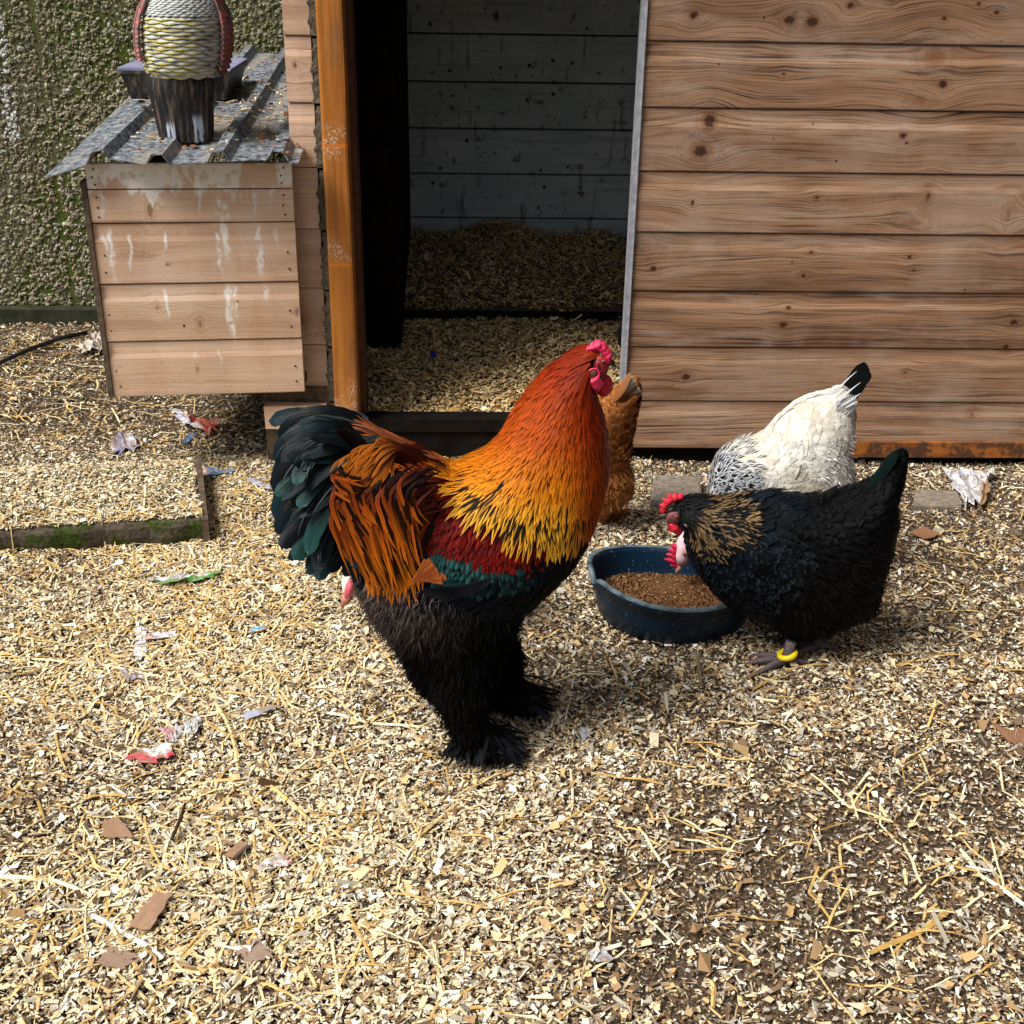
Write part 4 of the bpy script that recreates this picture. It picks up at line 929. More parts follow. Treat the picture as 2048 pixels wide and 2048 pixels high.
# ------------------------------------------------------------------ birds
def catmull(P, n=6, closed=True):
    P = np.asarray(P, float); m = len(P); out = []
    for i in range(m if closed else m-1):
        if closed: a, b, c, d = P[(i-1) % m], P[i], P[(i+1) % m], P[(i+2) % m]
        else: a, b, c, d = P[max(i-1, 0)], P[i], P[i+1], P[min(i+2, m-1)]
        for k in range(n):
            t_ = k/n; out.append(.5*(2*b+(c-a)*t_+(2*a-5*b+4*c-d)*t_*t_+(3*b-a-3*c+d)*t_**3))
    if not closed: out.append(P[-1])
    return np.array(out)
def inpoly(x, y, poly):
    ins = np.zeros(np.shape(x), bool); n = len(poly)
    for i in range(n):
        x0, y0 = poly[i]; x1, y1 = poly[(i+1) % n]
        if y0 == y1: continue
        c = ((y0 > y) != (y1 > y)) & (x < (x1-x0)*(y-y0)/(y1-y0)+x0); ins ^= c
    return ins
def inflate(outline, Y0, step=.0042, k=1.0, cap=.12, erode=1, shear=None):
    """a rounded solid whose side view is the outline and whose thickness follows the width of each limb"""
    W = np.array([onY(a, b, Y0) for a, b in catmull(outline)])[:, [0, 2]]
    lo = W.min(0)-4*step; hi = W.max(0)+4*step
    gx_ = np.arange(lo[0], hi[0], step); gz_ = np.arange(lo[1], hi[1], step); X, Z = np.meshgrid(gx_, gz_, indexing='ij')
    M = inpoly(X, Z, W)
    for _ in range(erode):
        E = M.copy(); E[1:] &= M[:-1]; E[:-1] &= M[1:]; E[:, 1:] &= M[:, :-1]; E[:, :-1] &= M[:, 1:]; M = E
    h = np.zeros(X.shape)
    for _ in range(2600):
        s = np.zeros_like(h); s[1:-1, 1:-1] = .25*(h[2:, 1:-1]+h[:-2, 1:-1]+h[1:-1, 2:]+h[1:-1, :-2])+.25*2*step*step
        h = np.where(M, s, 0)
    T = k*np.sqrt(2*h)/math.sqrt(2)*1.2; T = cap*np.tanh(T/cap)
    yo = np.zeros_like(T) if shear is None else shear(X, Z)
    idx = -np.ones(X.shape, int); pad = M.copy(); pad[1:] |= M[:-1]; pad[:-1] |= M[1:]; pad[:, 1:] |= M[:, :-1]; pad[:, :-1] |= M[:, 1:]
    pad[1:, 1:] |= M[:-1, :-1]; pad[:-1, :-1] |= M[1:, 1:]; pad[1:, :-1] |= M[:-1, 1:]; pad[:-1, 1:] |= M[1:, :-1]
    ii = np.argwhere(pad); n = len(ii); idx[pad] = np.arange(n)
    x, z, t_ = X[pad], Z[pad], T[pad]; y0 = yo[pad]
    V = np.concatenate([np.stack([x, Y0+y0-t_-.0004, z], -1), np.stack([x, Y0+y0+t_+.0004, z], -1)])
    q = pad[:-1, :-1] & pad[1:, :-1] & pad[1:, 1:] & pad[:-1, 1:]
    a, b, c, d = idx[:-1, :-1][q], idx[1:, :-1][q], idx[1:, 1:][q], idx[:-1, 1:][q]
    Fq = np.concatenate([np.stack([a, b, c, d], -1), np.stack([d, c, b, a], -1)+n])
    # side walls on open edges
    from collections import Counter
    E = {}
    for f in np.stack([a, b, c, d], -1):
        for i in range(4):
            e = (int(f[i]), int(f[(i+1) % 4]))
            if (e[1], e[0]) in E: del E[(e[1], e[0])]
            else: E[e] = 1
    Fw = np.array([(e[1], e[0], e[0]+n, e[1]+n) for e in E]) if E else np.zeros((0, 4), int)
    return V, np.concatenate([Fq, Fw])
def fuse(parts, voxel=.0045, smooth=4, name='body'):
    """parts: (V, F) closed solids -> one continuous skin"""
    VV = []; FF = []; b = 0
    for V, Fc in parts:
        VV += [tuple(map(float, v)) for v in V]; FF += [tuple(int(i)+b for i in f) for f in Fc]; b += len(V)
    me = bpy.data.meshes.new('tmp'); me.from_pydata(VV, [], FF); o = bpy.data.objects.new('tmp', me); COL.objects.link(o)
    m = o.modifiers.new('r', 'REMESH'); m.mode = 'VOXEL'; m.voxel_size = voxel; m.use_smooth_shade = True
    s = o.modifiers.new('s', 'SMOOTH'); s.iterations = smooth; s.factor = .5
    dg = bpy.context.evaluated_depsgraph_get(); out = bpy.data.meshes.new_from_object(o.evaluated_get(dg)); out.name = name
    bpy.data.objects.remove(o); bpy.data.meshes.remove(me)
    out.polygons.foreach_set('use_smooth', [True]*len(out.polygons)); return out
def limb(pts, rads, n=10):
    g = Geo(); g.tube(pts, rads, n); return g.V, g.F
def blob(c, r, rot=None):
    g = Geo(); g.ball(c, r, 16, 10, rot)
    bm_me = g.mesh('t', True); V = [tuple(v.co) for v in bm_me.vertices]; Fc = [tuple(p.vertices) for p in bm_me.polygons]; bpy.data.meshes.remove(bm_me); return V, Fc

def feather_mat(name, rough=.5, spec=.4, metal=0., barb=.25, alpha=False, sheen=0.):
    t = NT(name, rough, spec); uv = t.n.new('ShaderNodeUVMap').outputs[0]; u, v = t.sep(uv)[:2]
    d = t.math('ABSOLUTE', t.math('SUBTRACT', u, .5))
    wid = t.math('MULTIPLY', t.math('SINE', t.math('MULTIPLY', t.math('POWER', v, .8), 3.1)), .27)
    cen = t.sstep(t.math('SUBTRACT', wid, d), -.04, .05)
    c = t.mix(t.math('MULTIPLY', cen, t.attr('cenw')), t.attr('col'), t.attr('cen'))
    shaft = t.sstep(d, .035, .012)
    ph = t.math('MULTIPLY', t.math('SUBTRACT', t.math('MULTIPLY', v, 2.2), t.math('MULTIPLY', d, 1.6)), 75)
    bl = t.math('MULTIPLY', t.math('ADD', t.math('SINE', ph), 1), .5)
    bn = t.noise(t.comb(t.math('MULTIPLY', ph, .5), t.math('MULTIPLY', t.rnd(), 10)), 1.3, 2)
    c = t.mix(t.math('MULTIPLY', t.math('MULTIPLY', bl, bn), barb*1.5), c, t.mix(1, c, (.35, .35, .35), 'MULTIPLY'))
    c = t.mix(t.math('MULTIPLY', shaft, .25), c, t.mix(1, c, (1.6, 1.6, 1.6), 'MULTIPLY'))
    t.base(c); t.b.inputs['Metallic'].default_value = metal
    if sheen: t.b.inputs['Sheen Weight'].default_value = sheen; t.b.inputs['Sheen Roughness'].default_value = .4
    t.bump(t.math('ADD', t.math('MULTIPLY', bl, .6), bn), .35, .0008)
    return t.m
POINT = lambda tt: np.clip(tt*4+.25, 0, 1)*(1-np.clip((tt-.42)/.58, 0, 1)**1.7)
M_HACK = feather_mat('hackle', .45, .12, 0, .2)
M_BLACKF = feather_mat('black_plumage', .36, .045, 0, .35)
M_TAILF = feather_mat('glossy_tail', .30, .10, .0, .6)
M_SOFT = feather_mat('soft_plumage', .8, .15, 0, .15)
t = NT('down', .95, .05); t.base(t.attr('col')); M_DOWN = t.m
def plain(name, col, rough=.9, spec=.1): return simple(name, col, rough, spec, .3, 60, .2)

class Coat:
    def __init__(s): s.V = []; s.Q = []; s.C = []; s.K = []; s.W = []; s.U = []
    def feather(s, P, N, w, cols, cens, cw, camber=.25, prof=None, wav=0.):
        P = np.asarray(P, float); N = np.asarray(N, float); n = len(P)
        T = np.gradient(P, axis=0); T /= np.linalg.norm(T, axis=1, keepdims=True)+1e-9
        S = np.cross(T, N); S /= np.linalg.norm(S, axis=1, keepdims=True)+1e-9; N2 = np.cross(S, T)
        tt = np.linspace(0, 1, n)
        pr = (np.sin(np.pi*np.clip(tt*.93+.04, 0, 1)**.75) if prof is None else prof(tt))*w
        pr = pr*(1+rng.normal(0, .06, n))
        L = P-S*pr[:, None]-N2*(pr*camber)[:, None]; R = P+S*pr[:, None]-N2*(pr*camber)[:, None]
        A = np.stack([L, P, R], 1).reshape(-1, 3)
        base = sum(len(v) for v in s.V) if False else s.cnt if hasattr(s, 'cnt') else 0
        s.V.append(A); s.cnt = base+len(A)
        i = np.arange(n-1)*3+base
        s.Q.append(np.concatenate([np.stack([i, i+1, i+4, i+3], -1), np.stack([i+1, i+2, i+5, i+4], -1)]))
        s.C.append(np.repeat(np.asarray(cols, float).reshape(-1, 3) if np.ndim(cols) > 1 else np.tile(cols, (n, 1)), 3, 0))
        s.K.append(np.tile(np.asarray(cens, float), (3*n, 1))); s.W.append(np.full((3*n, 3), cw))
        s.U.append(np.stack([np.tile([0, .5, 1], n), np.repeat(tt, 3)], -1))
    def build(s, name, mat, parent, kind='stuff', label=None):
        me = meshnp(name, np.concatenate(s.V), np.concatenate(s.Q), None, True, {'col': np.concatenate(s.C), 'cen': np.concatenate(s.K), 'cenw': np.concatenate(s.W)}, np.concatenate(s.U))
        o = link(name, me, mat, parent)
        if kind: o['kind'] = kind
        if label: o['label'] = label
        return o
class Bird:
    def __init__(s, body_me, Y0):
        s.me = body_me; s.Y = Y0; n = len(body_me.vertices); co = np.empty(n*3); body_me.vertices.foreach_get('co', co); s.co = co.reshape(-1, 3)
        s.bvh = BVHTree.FromPolygons([tuple(v) for v in s.co], [tuple(p.vertices) for p in body_me.polygons])
        m = len(body_me.polygons); s.ar = np.empty(m); body_me.polygons.foreach_get('area', s.ar); s.ce = np.empty(m*3); body_me.polygons.foreach_get('center', s.ce); s.ce = s.ce.reshape(-1, 3)
        s.no = np.empty(m*3); body_me.polygons.foreach_get('normal', s.no); s.no = s.no.reshape(-1, 3)
        q = s.ce.copy(); q[:, 1] = np.minimum(q[:, 1], 2*Y0-q[:, 1]); s.pp = proj(q)          # far side mirrored onto the near side
    def surf(s, px, py, lift=0.):
        d = Vector([float(c) for c in ray(px, py)]).normalized(); h = s.bvh.ray_cast(Vector([float(c) for c in CAM]), d, 9)
        if h[0] is None: return onY(px, py, s.Y)
        return np.array(h[0]+h[1]*lift)
    def near(s, p):
        q = np.array([p[0], min(p[1], 2*s.Y-p[1]), p[2]]); return proj(q)
    def sample(s, region, n):
        k = inpoly(s.pp[:, 0], s.pp[:, 1], region) if region is not None else np.ones(len(s.ar), bool)
        idx = np.flatnonzero(k)
        if not len(idx): return []
        pr = s.ar[idx]*np.where(s.no[idx, 1] < .25, 1.0, .6); return rng.choice(idx, n, p=pr/pr.sum())
    def coat(s, coat, region, n, flow, length, width, color, lift=(.0005, .004), cen=(0, 0, 0), cw=0., seg=6, stiff=.35, camber=.2, prof=None, jit=.12, side=None, skip=None, vary=(.72, 1.25)):
        FP = np.array([f[:2] for f in flow], float); FD = np.array([f[2:4] for f in flow], float); FD /= np.linalg.norm(FD, axis=1, keepdims=True)
        def fd(q):
            d2 = ((FP-q)**2).sum(1)+60.; w = 1/d2**1.3; v = (FD*w[:, None]).sum(0); return v/(np.linalg.norm(v)+1e-9)
        for f in s.sample(region, n):
            if skip is not None and inpoly(s.pp[f, 0], s.pp[f, 1], skip): continue
            p = s.ce[f]+rng.normal(0, .0015, 3); nn = s.no[f]
            q0 = s.near(p); L = length(q0) if callable(length) else length; L *= random.uniform(.8, 1.2); st = L/(seg-1)
            w = (width(q0) if callable(width) else width)*random.uniform(.8, 1.2)
            ja = random.gauss(0, jit); P = []; Nn = []; cc = []; loc = Vector(p); nv = Vector(nn); prevd = None
            for i in range(seg):
                t_ = i/(seg-1); q = s.near(loc); v = fd(q); ca, sa = math.cos(ja), math.sin(ja); v = (v[0]*ca-v[1]*sa, v[0]*sa+v[1]*ca)
                d = Vector((v[0], 0, -v[1])); d = d-nv*d.dot(nv)
                if d.length < 1e-4: d = Vector((v[0], 0, -v[1]))
                d.normalize()
                if prevd is not None: d = (d*(1-stiff)+prevd*stiff).normalized()
                prevd = d
                lf = lift[0]+(lift[1]-lift[0])*t_**1.3
                P.append(loc+nv*lf); Nn.append(nv.copy()); cc.append(color(q, t_))
                nxt = loc+d*st; h = s.bvh.find_nearest(nxt, .05)
                if h[0] is not None and (h[0]-nxt).length < .010:
                    loc = h[0]; nv = (nv*.4+h[1]*.6).normalized()
                else: loc = nxt+Vector((0, 0, -.12*st))
            r = random.uniform(*vary); cc = np.clip(np.array(cc)*r, 0, 1)
            coat.feather([tuple(a) for a in P], [tuple(a) for a in Nn], w, cc, cen, cw, camber, prof)
    def down(s, region, n, flow, length, color, spread=.6, w=.0006, wisps=1):
        """fine loose barbs standing off the skin"""
        idx = s.sample(region, n)
        if not len(idx): return None
        FP = np.array([f[:2] for f in flow], float); FD = np.array([f[2:4] for f in flow], float); FD /= np.linalg.norm(FD, axis=1, keepdims=True)
        p = s.ce[idx]+rng.normal(0, .003, (len(idx), 3)); nn = s.no[idx]; q = s.pp[idx]
        d2 = ((q[:, None]-FP[None])**2).sum(-1)+60; W = 1/d2**1.3; v = (FD[None]*W[..., None]).sum(1); v /= np.linalg.norm(v, axis=1, keepdims=True)
        d = np.stack([v[:, 0], 0*v[:, 0], -v[:, 1]], -1); d -= nn*(d*nn).sum(1, keepdims=True); d /= np.linalg.norm(d, axis=1, keepdims=True)+1e-9
        d = d+nn*rng.uniform(.1, .75, (len(p), 1))+rng.normal(0, spread*.5, (len(p), 3)); d /= np.linalg.norm(d, axis=1, keepdims=True)
        L = length*rng.uniform(.5, 1.4, (len(p), 1)); m = p+d*L*.5; e = p+d*L+np.array([0, 0, -.25])*L+rng.normal(0, .12, (len(p), 3))*L
        S = np.cross(d, nn+rng.normal(0, .5, nn.shape)); S /= np.linalg.norm(S, axis=1, keepdims=True)+1e-9; ww = w*rng.uniform(.6, 1.8, (len(p), 1))
        V = np.stack([p-S*ww, p+S*ww, m-S*ww, m+S*ww, e], 1); N = len(p)
        Q = np.array([(0, 1, 3, 2)])+(np.arange(N)*5)[:, None]; T = np.array([(2, 3, 4)])+(np.arange(N)*5)[:, None]
        C = np.array([color(a) for a in q])*rng.uniform(.5, 1.6, (N, 1)); C = np.repeat(np.clip(C, 0, 1), 5, 0)
        return V.reshape(-1, 3), Q, T, C
def down_obj(name, parts, parent):
    V = []; Q = []; T = []; C = []; b = 0
    for v, q, t_, c in parts: V.append(v); Q.append(q+b); T.append(t_+b); C.append(c); b += len(v)
    o = link(name, meshnp(name, np.concatenate(V), np.concatenate(Q), np.concatenate(T), True, {'col': np.concatenate(C)}), M_DOWN, parent); o['kind'] = 'stuff'; return o
def lerp(a, b, k): k = max(0, min(1, k)); return tuple(x+(y-x)*k for x, y in zip(a, b))

def blade(pts, Yo, width, Y0, n=12, bow=0.):
    """path in photograph pixels -> world points on the bird's own plane, sideways offsets Yo (start, end) in metres"""
    c = catmull(pts, 6, False); tt = np.linspace(0, len(c)-1, n); c = np.stack([np.interp(tt, range(len(c)), c[:, i]) for i in (0, 1)], -1)
    yo = np.linspace(Yo[0], Yo[1], n)+bow*np.sin(np.linspace(0, np.pi, n))
    return np.array([onY(a, b, Y0+y) for (a, b), y in zip(c, yo)])
broad = lambda tt: np.clip(np.minimum(tt*3.2+.12, 1), 0, 1)*np.sqrt(np.clip(1-np.clip((tt-.62)/.38, 0, 1)**2.2, 0.0, 1))

# ================================================== ROOSTER
RY = 1.66
M_FLESH = None
def flesh(name, col, rough=.45):
    t = NT(name, rough, .4); n = t.voro(t.pos(), 420); n2 = t.noise(t.pos(), 120, 4)
    t.base(t.mix(t.math('MULTIPLY', t.sstep(n2, .4, .7), .5), col, tuple(c*.55 for c in col))); t.bump(n, .6, .0012)
    t.b.inputs['Subsurface Weight'].default_value = .12; t.b.inputs['Subsurface Radius'].default_value = (.006, .002, .001); t.b.inputs['Subsurface Scale'].default_value = .5
    return t.m
M_RED = flesh('red_flesh', (.62, .018, .045)); M_PINKRED = flesh('pink_red_flesh', (.72, .03, .11)); M_FACE = flesh('dark_red_face', (.26, .015, .02))
M_BEAKD = simple('dark_horn_beak', (.035, .022, .018), .4, .5, .3, 90, .1); M_EYE = simple('orange_eye', (.22, .06, .015), .15, .7, .2, 200, 0); M_PUPIL = simple('pupil', (.004, .004, .004), .08, .8, 0, 10, 0)
R_OUT = [(1150, 700), (1172, 686), (1196, 692), (1211, 712), (1213, 738), (1203, 758), (1197, 785), (1206, 830), (1214, 880), (1215, 940), (1206, 985), (1194, 1030), (1178, 1080), (1152, 1120), (1118, 1155), (1075, 1195), (1040, 1228),
         (1018, 1262), (1008, 1300), (985, 1345), (955, 1378), (920, 1392), (880, 1394), (845, 1375), (820, 1340), (803, 1300), (768, 1255), (735, 1212), (718, 1172), (700, 1120), (680, 1060), (668, 1000), (665, 940), (690, 885), (730, 858), (775, 876), (830, 902), (870, 922),
         (905, 936), (940, 922), (985, 898), (1012, 858), (1042, 806), (1080, 758), (1120, 722)]
bodyV = inflate(R_OUT, RY, k=.92, cap=.115, erode=2)
fz = .012
L1 = [onY(915, 1290, RY-.04), onY(926, 1392, RY-.062), onY(938, 1462, RY-.07), np.append(onZ(940, 1492, fz)[:2], fz)]
L2 = [onY(975, 1300, RY+.05), onY(990, 1340, RY+.06), onY(998, 1375, RY+.07), np.append(onZ(1000, 1400, fz)[:2], fz)]
parts = [bodyV, limb(L1, [.05, .038, .024, .018]), limb(L2, [.048, .040, .032, .022])]
for Lg in (L1, L2):
    f = np.array(Lg[-1])
    for a, l in ((-.1, .075), (.35, .07), (-.55, .068), (math.pi+.1, .035)):
        e = f+np.array([math.cos(a)*l, math.sin(a)*l, -.004]); parts.append(limb([f, (f+e)/2+np.array([0, 0, .006]), e], [.011, .009, .004], 8))
rb = fuse(parts, .0042, 5)
rooster = empty('rooster', (L1[-1][0], RY, 0), 'large rooster with gold and red neck, orange saddle and black tail, standing by the bowl', 'rooster')
M_RBODY = plain('rooster_under_feather', (.02, .012, .008))
link('body', rb, M_RBODY, rooster)
R = Bird(rb, RY)
DR, RR, OR, GO, YE = (.15, .010, .003), (.30, .024, .002), (.50, .08, .003), (.74, .23, .006), (.88, .42, .028)
def hcol(q, t_):
    px, py = q; k = py+.18*(1130-px)
    if k < 760: c = lerp(DR, RR, (k-690)/70)
    elif k < 900: c = lerp(RR, OR, (k-760)/140)
    elif k < 1000: c = lerp(OR, GO, (k-900)/100)
    else: c = lerp(GO, YE, (k-1000)/60)
    if px > 1120: c = lerp(c, lerp(RR, OR, (k-850)/150), (px-1120)/55)
    return c
HF = [(1180, 700, -.9, .35), (1150, 705, -1, .5), (1110, 740, -1, .9), (1060, 800, -.9, 1), (1020, 860, -1, .95), (960, 920, -1, .38), (925, 940, -1, .22), (990, 930, -1, .75), (960, 980, -.9, 1), (1040, 960, -.5, 1), (1010, 1030, -.4, 1),
      (1080, 880, -.5, 1), (1120, 820, -.4, 1), (1160, 760, -.5, 1), (1100, 980, -.1, 1), (1090, 1060, 0, 1), (1150, 900, -.05, 1), (1190, 850, .1, 1), (1200, 930, .02, 1), (1170, 1000, -.1, 1), (1140, 1060, -.1, 1), (1190, 780, -.15, 1)]
C = Coat()
r_low = [(905, 920), (1010, 850), (1120, 700), (1215, 700), (1240, 930), (1200, 1015), (1150, 1045), (1085, 1050), (1030, 1035), (975, 1000), (930, 960)]
r_mid = [(940, 905), (1010, 850), (1120, 700), (1215, 700), (1240, 930), (1200, 985), (1100, 985), (1000, 960)]
r_top = [(1040, 800), (1110, 715), (1160, 675), (1225, 700), (1215, 760), (1230, 880), (1060, 880)]
FACE = [(1186, 716), (1200, 708), (1230, 690), (1240, 800), (1192, 798), (1180, 780), (1176, 745)]
R.coat(C, r_low, 1700, HF, lambda q: .058, .0040, hcol, (.004, .0095), (.006, .005, .003), .9, 8, .3, .12, POINT, jit=.09, skip=FACE)
R.coat(C, [(905, 920), (980, 905), (1190, 930), (1190, 1010), (1150, 1045), (1085, 1050), (1030, 1035), (975, 1000), (930, 960)], 150, HF, lambda q: .045, .0022, lambda q, t_: (.008, .008, .006), (.005, .0105), (.004, .005, .004), .5, 8, .3, .1, POINT, jit=.09, skip=FACE)
R.coat(C, r_mid, 2300, HF, lambda q: .048, .0030, hcol, (.005, .0105), (.012, .005, .003), .42, 7, .3, .08, POINT, jit=.05, skip=FACE, vary=(.8, 1.12))
R.coat(C, r_top, 2600, HF, lambda q: .028, .0018, hcol, (.004, .009), (.02, .002, .001), .2, 6, .3, .08, POINT, jit=.05, skip=FACE, vary=(.75, 1.12))
C.build('neck_hackle', M_HACK, rooster)
# shoulder, wing bars, breast, underside
C = Coat(); SF = [(950, 1000, -.5, 1), (900, 1000, -.8, .9), (1000, 1100, -.35, 1), (1080, 1100, -.2, 1), (900, 1100, -.5, 1), (860, 960, -1, .5)]
R.coat(C, [(862, 925), (1000, 940), (1080, 1010), (1110, 1110), (1040, 1135), (960, 1128), (880, 1110), (870, 1060), (905, 1000), (880, 960)], 900, SF, .03, .0045, lambda q, t_: lerp((.26, .007, .003), (.10, .004, .003), random.random()), (.001, .006), (.03, .002, .001), .5, 6, .3, .25)
R.coat(C, [(820, 900), (905, 925), (900, 960), (880, 1000), (850, 960)], 260, SF, .035, .004, lambda q, t_: (.1, .006, .003), (.001, .006), (.01, .002, .001), .6)
C.build('shoulder_feathers', M_HACK, rooster)
C = Coat()
R.coat(C, [(860, 1090), (890, 1095), (960, 1128), (1040, 1130), (1075, 1145), (1050, 1162), (950, 1172), (880, 1160)], 480, SF, .020, .0055, lambda q, t_: lerp((.016, .085, .085), (.003, .006, .008), max(0, min(1, (q[0]-930)/170+.35+.6*math.sin(q[0]*.21)*math.sin(q[1]*.27+q[0]*.08)))), (.003, .010), (.002, .02, .02), .5, 6, .3, .3)
C.build('wing_bar_feathers', M_TAILF, rooster)
C = Coat(); BF = [(1190, 1050, -.5, 1), (1130, 1130, -.8, .8), (1050, 1180, -1, .5), (950, 1180, -1, .3), (1010, 1250, -.5, 1), (900, 1200, -1, .2), (1150, 1000, -.2, 1), (930, 1350, 0, 1), (1000, 1300, -.1, 1)]
blk = lambda q, t_: lerp((.003, .003, .0035), (.006, .010, .013), random.random())
R.coat(C, [(1220, 980), (1230, 1050), (1170, 1140), (1080, 1220), (1020, 1250), (900, 1230), (860, 1190), (940, 1170), (1070, 1140), (1120, 1060), (1190, 1000)], 1100, BF, .036, .0062, blk, (.001, .007), (.003, .003, .003), .3, 6, .3, .25)
R.coat(C, [(845, 1165), (900, 1160), (985, 1165), (970, 1200), (900, 1215), (850, 1205)], 160, [(900, 1180, -1, .35)], .03, .006, lambda q, t_: lerp((.003, .0035, .005), (.012, .016, .026), t_*random.random()), (.003, .009), (.002, .002, .002), .3, 6, .3, .2)
C.build('breast_feathers', M_BLACKF, rooster)
# folded flight feathers
wings = []
for i in range(9):
    k = i/8; y0 = 1150+k*26; C1 = Coat()
    y0 = 1150+k*18; P = blade([(985-k*10, y0+6), (920-k*10, y0+26), (838+k*42, y0+30+k*6)], (-.106, -.100), 0, RY)
    C1.feather(P, np.tile((0, -1, .15), (len(P), 1)), .0036, lerp((.004, .005, .008), (.012, .015, .022), random.random()), (.002, .002, .002), .6, .2, broad); wings.append(C1)
for C1 in wings: C1.build('flight_feather', M_BLACKF, rooster, None)
rr = random.Random(5); C1 = Coat()
for i in range(18):
    k = i/17; P = blade([(822, 1164), (838+k*14, 1144+k*17), (857+k*32+rr.gauss(0, 3.5), 1123+k*38+rr.gauss(0, 2.5))], (-.113, -.117-.0004*i), 0, RY, 7)
    C1.feather(P, np.tile((0, -1, .1), (len(P), 1)), .0036, lerp((.25, .055, .010), (.33, .09, .02), random.random()), (.1, .02, .006), .5, .2, lambda tt: np.clip(.3+tt, 0, 1))
C1.build('wing_bay_feathers', M_HACK, rooster)
# saddle: long hackles sweeping back and down
C = Coat()
def scol(q, t_):
    c = lerp((.07, .008, .003), (.50, .085, .004), t_*1.9-.35)
    return lerp(c, (.82, .26, .010), (t_-.5)*1.6)
SD = [(900, 935, -1, .1), (850, 915, -1, -.12), (800, 890, -1, -.2), (760, 870, -1, .0), (850, 960, -1, .45), (780, 960, -.8, 1), (730, 940, -.9, .6), (700, 1000, -.35, 1), (820, 1020, -.6, 1), (780, 1080, -.15, 1), (730, 1100, -.05, 1), (840, 1080, -.4, 1), (800, 1150, 0, 1), (720, 1160, 0, 1)]
R.coat(C, [(690, 930), (740, 880), (840, 905), (905, 935), (890, 980), (870, 1040), (850, 1090), (800, 1120), (720, 1100), (700, 1020)], 1500, SD, .07, .0030, scol, (.003, .011), (.012, .003, .002), .4, 8, .35, .12, POINT)
R.coat(C, [(760, 880), (840, 905), (905, 935), (880, 985), (850, 1030), (800, 1000), (760, 930)], 300, SD, .06, .003, lambda q, t_: lerp((.05, .006, .003), (.34, .05, .005), t_*1.2-.2), (.006, .012), (.008, .002, .001), .6, 8, .35, .12, POINT)
R.coat(C, [(740, 850), (850, 895), (905, 930), (840, 925), (760, 885)], 160, SD, .05, .003, lambda q, t_: lerp((.18, .02, .01), (.45, .1, .03), t_), (.003, .010), (.01, .003, .002), .7, 7, .4, .3)
# hand set hanging tips
rr = random.Random(5)
for i in range(620):
    k = rr.random(); root = (870-150*k+rr.gauss(0, 12), 930+40*k*rr.random()+95*rr.random()*(1-k*.5))
    tx_ = 840-135*k+rr.gauss(0, 8); ty_ = (1160-10*abs(k-.45)*8+rr.uniform(-90, 40)) if k < .85 else 1050+rr.uniform(-90, 110)
    bend = 18+38*(1-abs(k-.6))
    mid = ((root[0]*.55+tx_*.45)-bend, root[1]*.6+ty_*.4-18); m2 = (root[0]*.2+tx_*.8-bend*.55, root[1]*.28+ty_*.72-6)
    dd = rr.uniform(0, .010)
    P = blade([root, mid, m2, (tx_+rr.gauss(0, 5), ty_)], (-.083-dd, -.096-dd+rr.gauss(0, .003)), 0, RY, 12, -.012)
    cc = np.array([scol(None, a)for a in np.linspace(0, 1, 12)])*(rr.uniform(.45, 1.2) if rr.random() > .26 else .03)
    C.feather(P, np.tile((0, -1, .25), (12, 1)), rr.uniform(.0016, .0032), np.clip(cc, 0, 1), (.012, .003, .002), .4, .12, POINT)
for i in range(90):        # upper curls reaching over the tail
    k = rr.random(); root = (860-60*k, 915+rr.gauss(0, 12)); ex = 690+rr.gauss(20, 22); ey = 905+95*k+rr.gauss(0, 8)
    P = blade([root, ((root[0]+ex)/2, 890+28*k), (ex+18, ey-18), (ex, ey+6)], (-.075, -.1), 0, RY, 12, -.01)
    cc = np.array([lerp((.06, .006, .003), (.72, .2, .012), a*1.3-.35) for a in np.linspace(0, 1, 12)])*rr.uniform(.7, 1.15)
    C.feather(P, np.tile((0, -1, .3), (12, 1)), rr.uniform(.0018, .003), np.clip(cc, 0, 1), (.01, .002, .002), .5, .12, POINT)
for i in range(26):        # thin ones along the back edge
    k = rr.random(); x0 = 890-60*k; P = blade([(x0, 922-k*14), (x0-60, 893-k*10), (x0-120, 862+rr.gauss(0, 4)-k*6), (x0-165, 842+rr.gauss(0, 6)+k*8)], (-.03+.05*rr.random(), -.02+.03*rr.random()), 0, RY, 10)
    P[:, 2] = np.maximum(P[:, 2], P[:, 2]); cc = np.array([lerp((.3, .06, .02), (.42, .12, .04), a) for a in np.linspace(0, 1, 10)])*rr.uniform(.4, 1)
    C.feather(P, np.tile((0, -.6, .8), (10, 1)), .003, cc, (.02, .005, .003), .6, .3)
C.build('saddle_hackle', M_HACK, rooster)
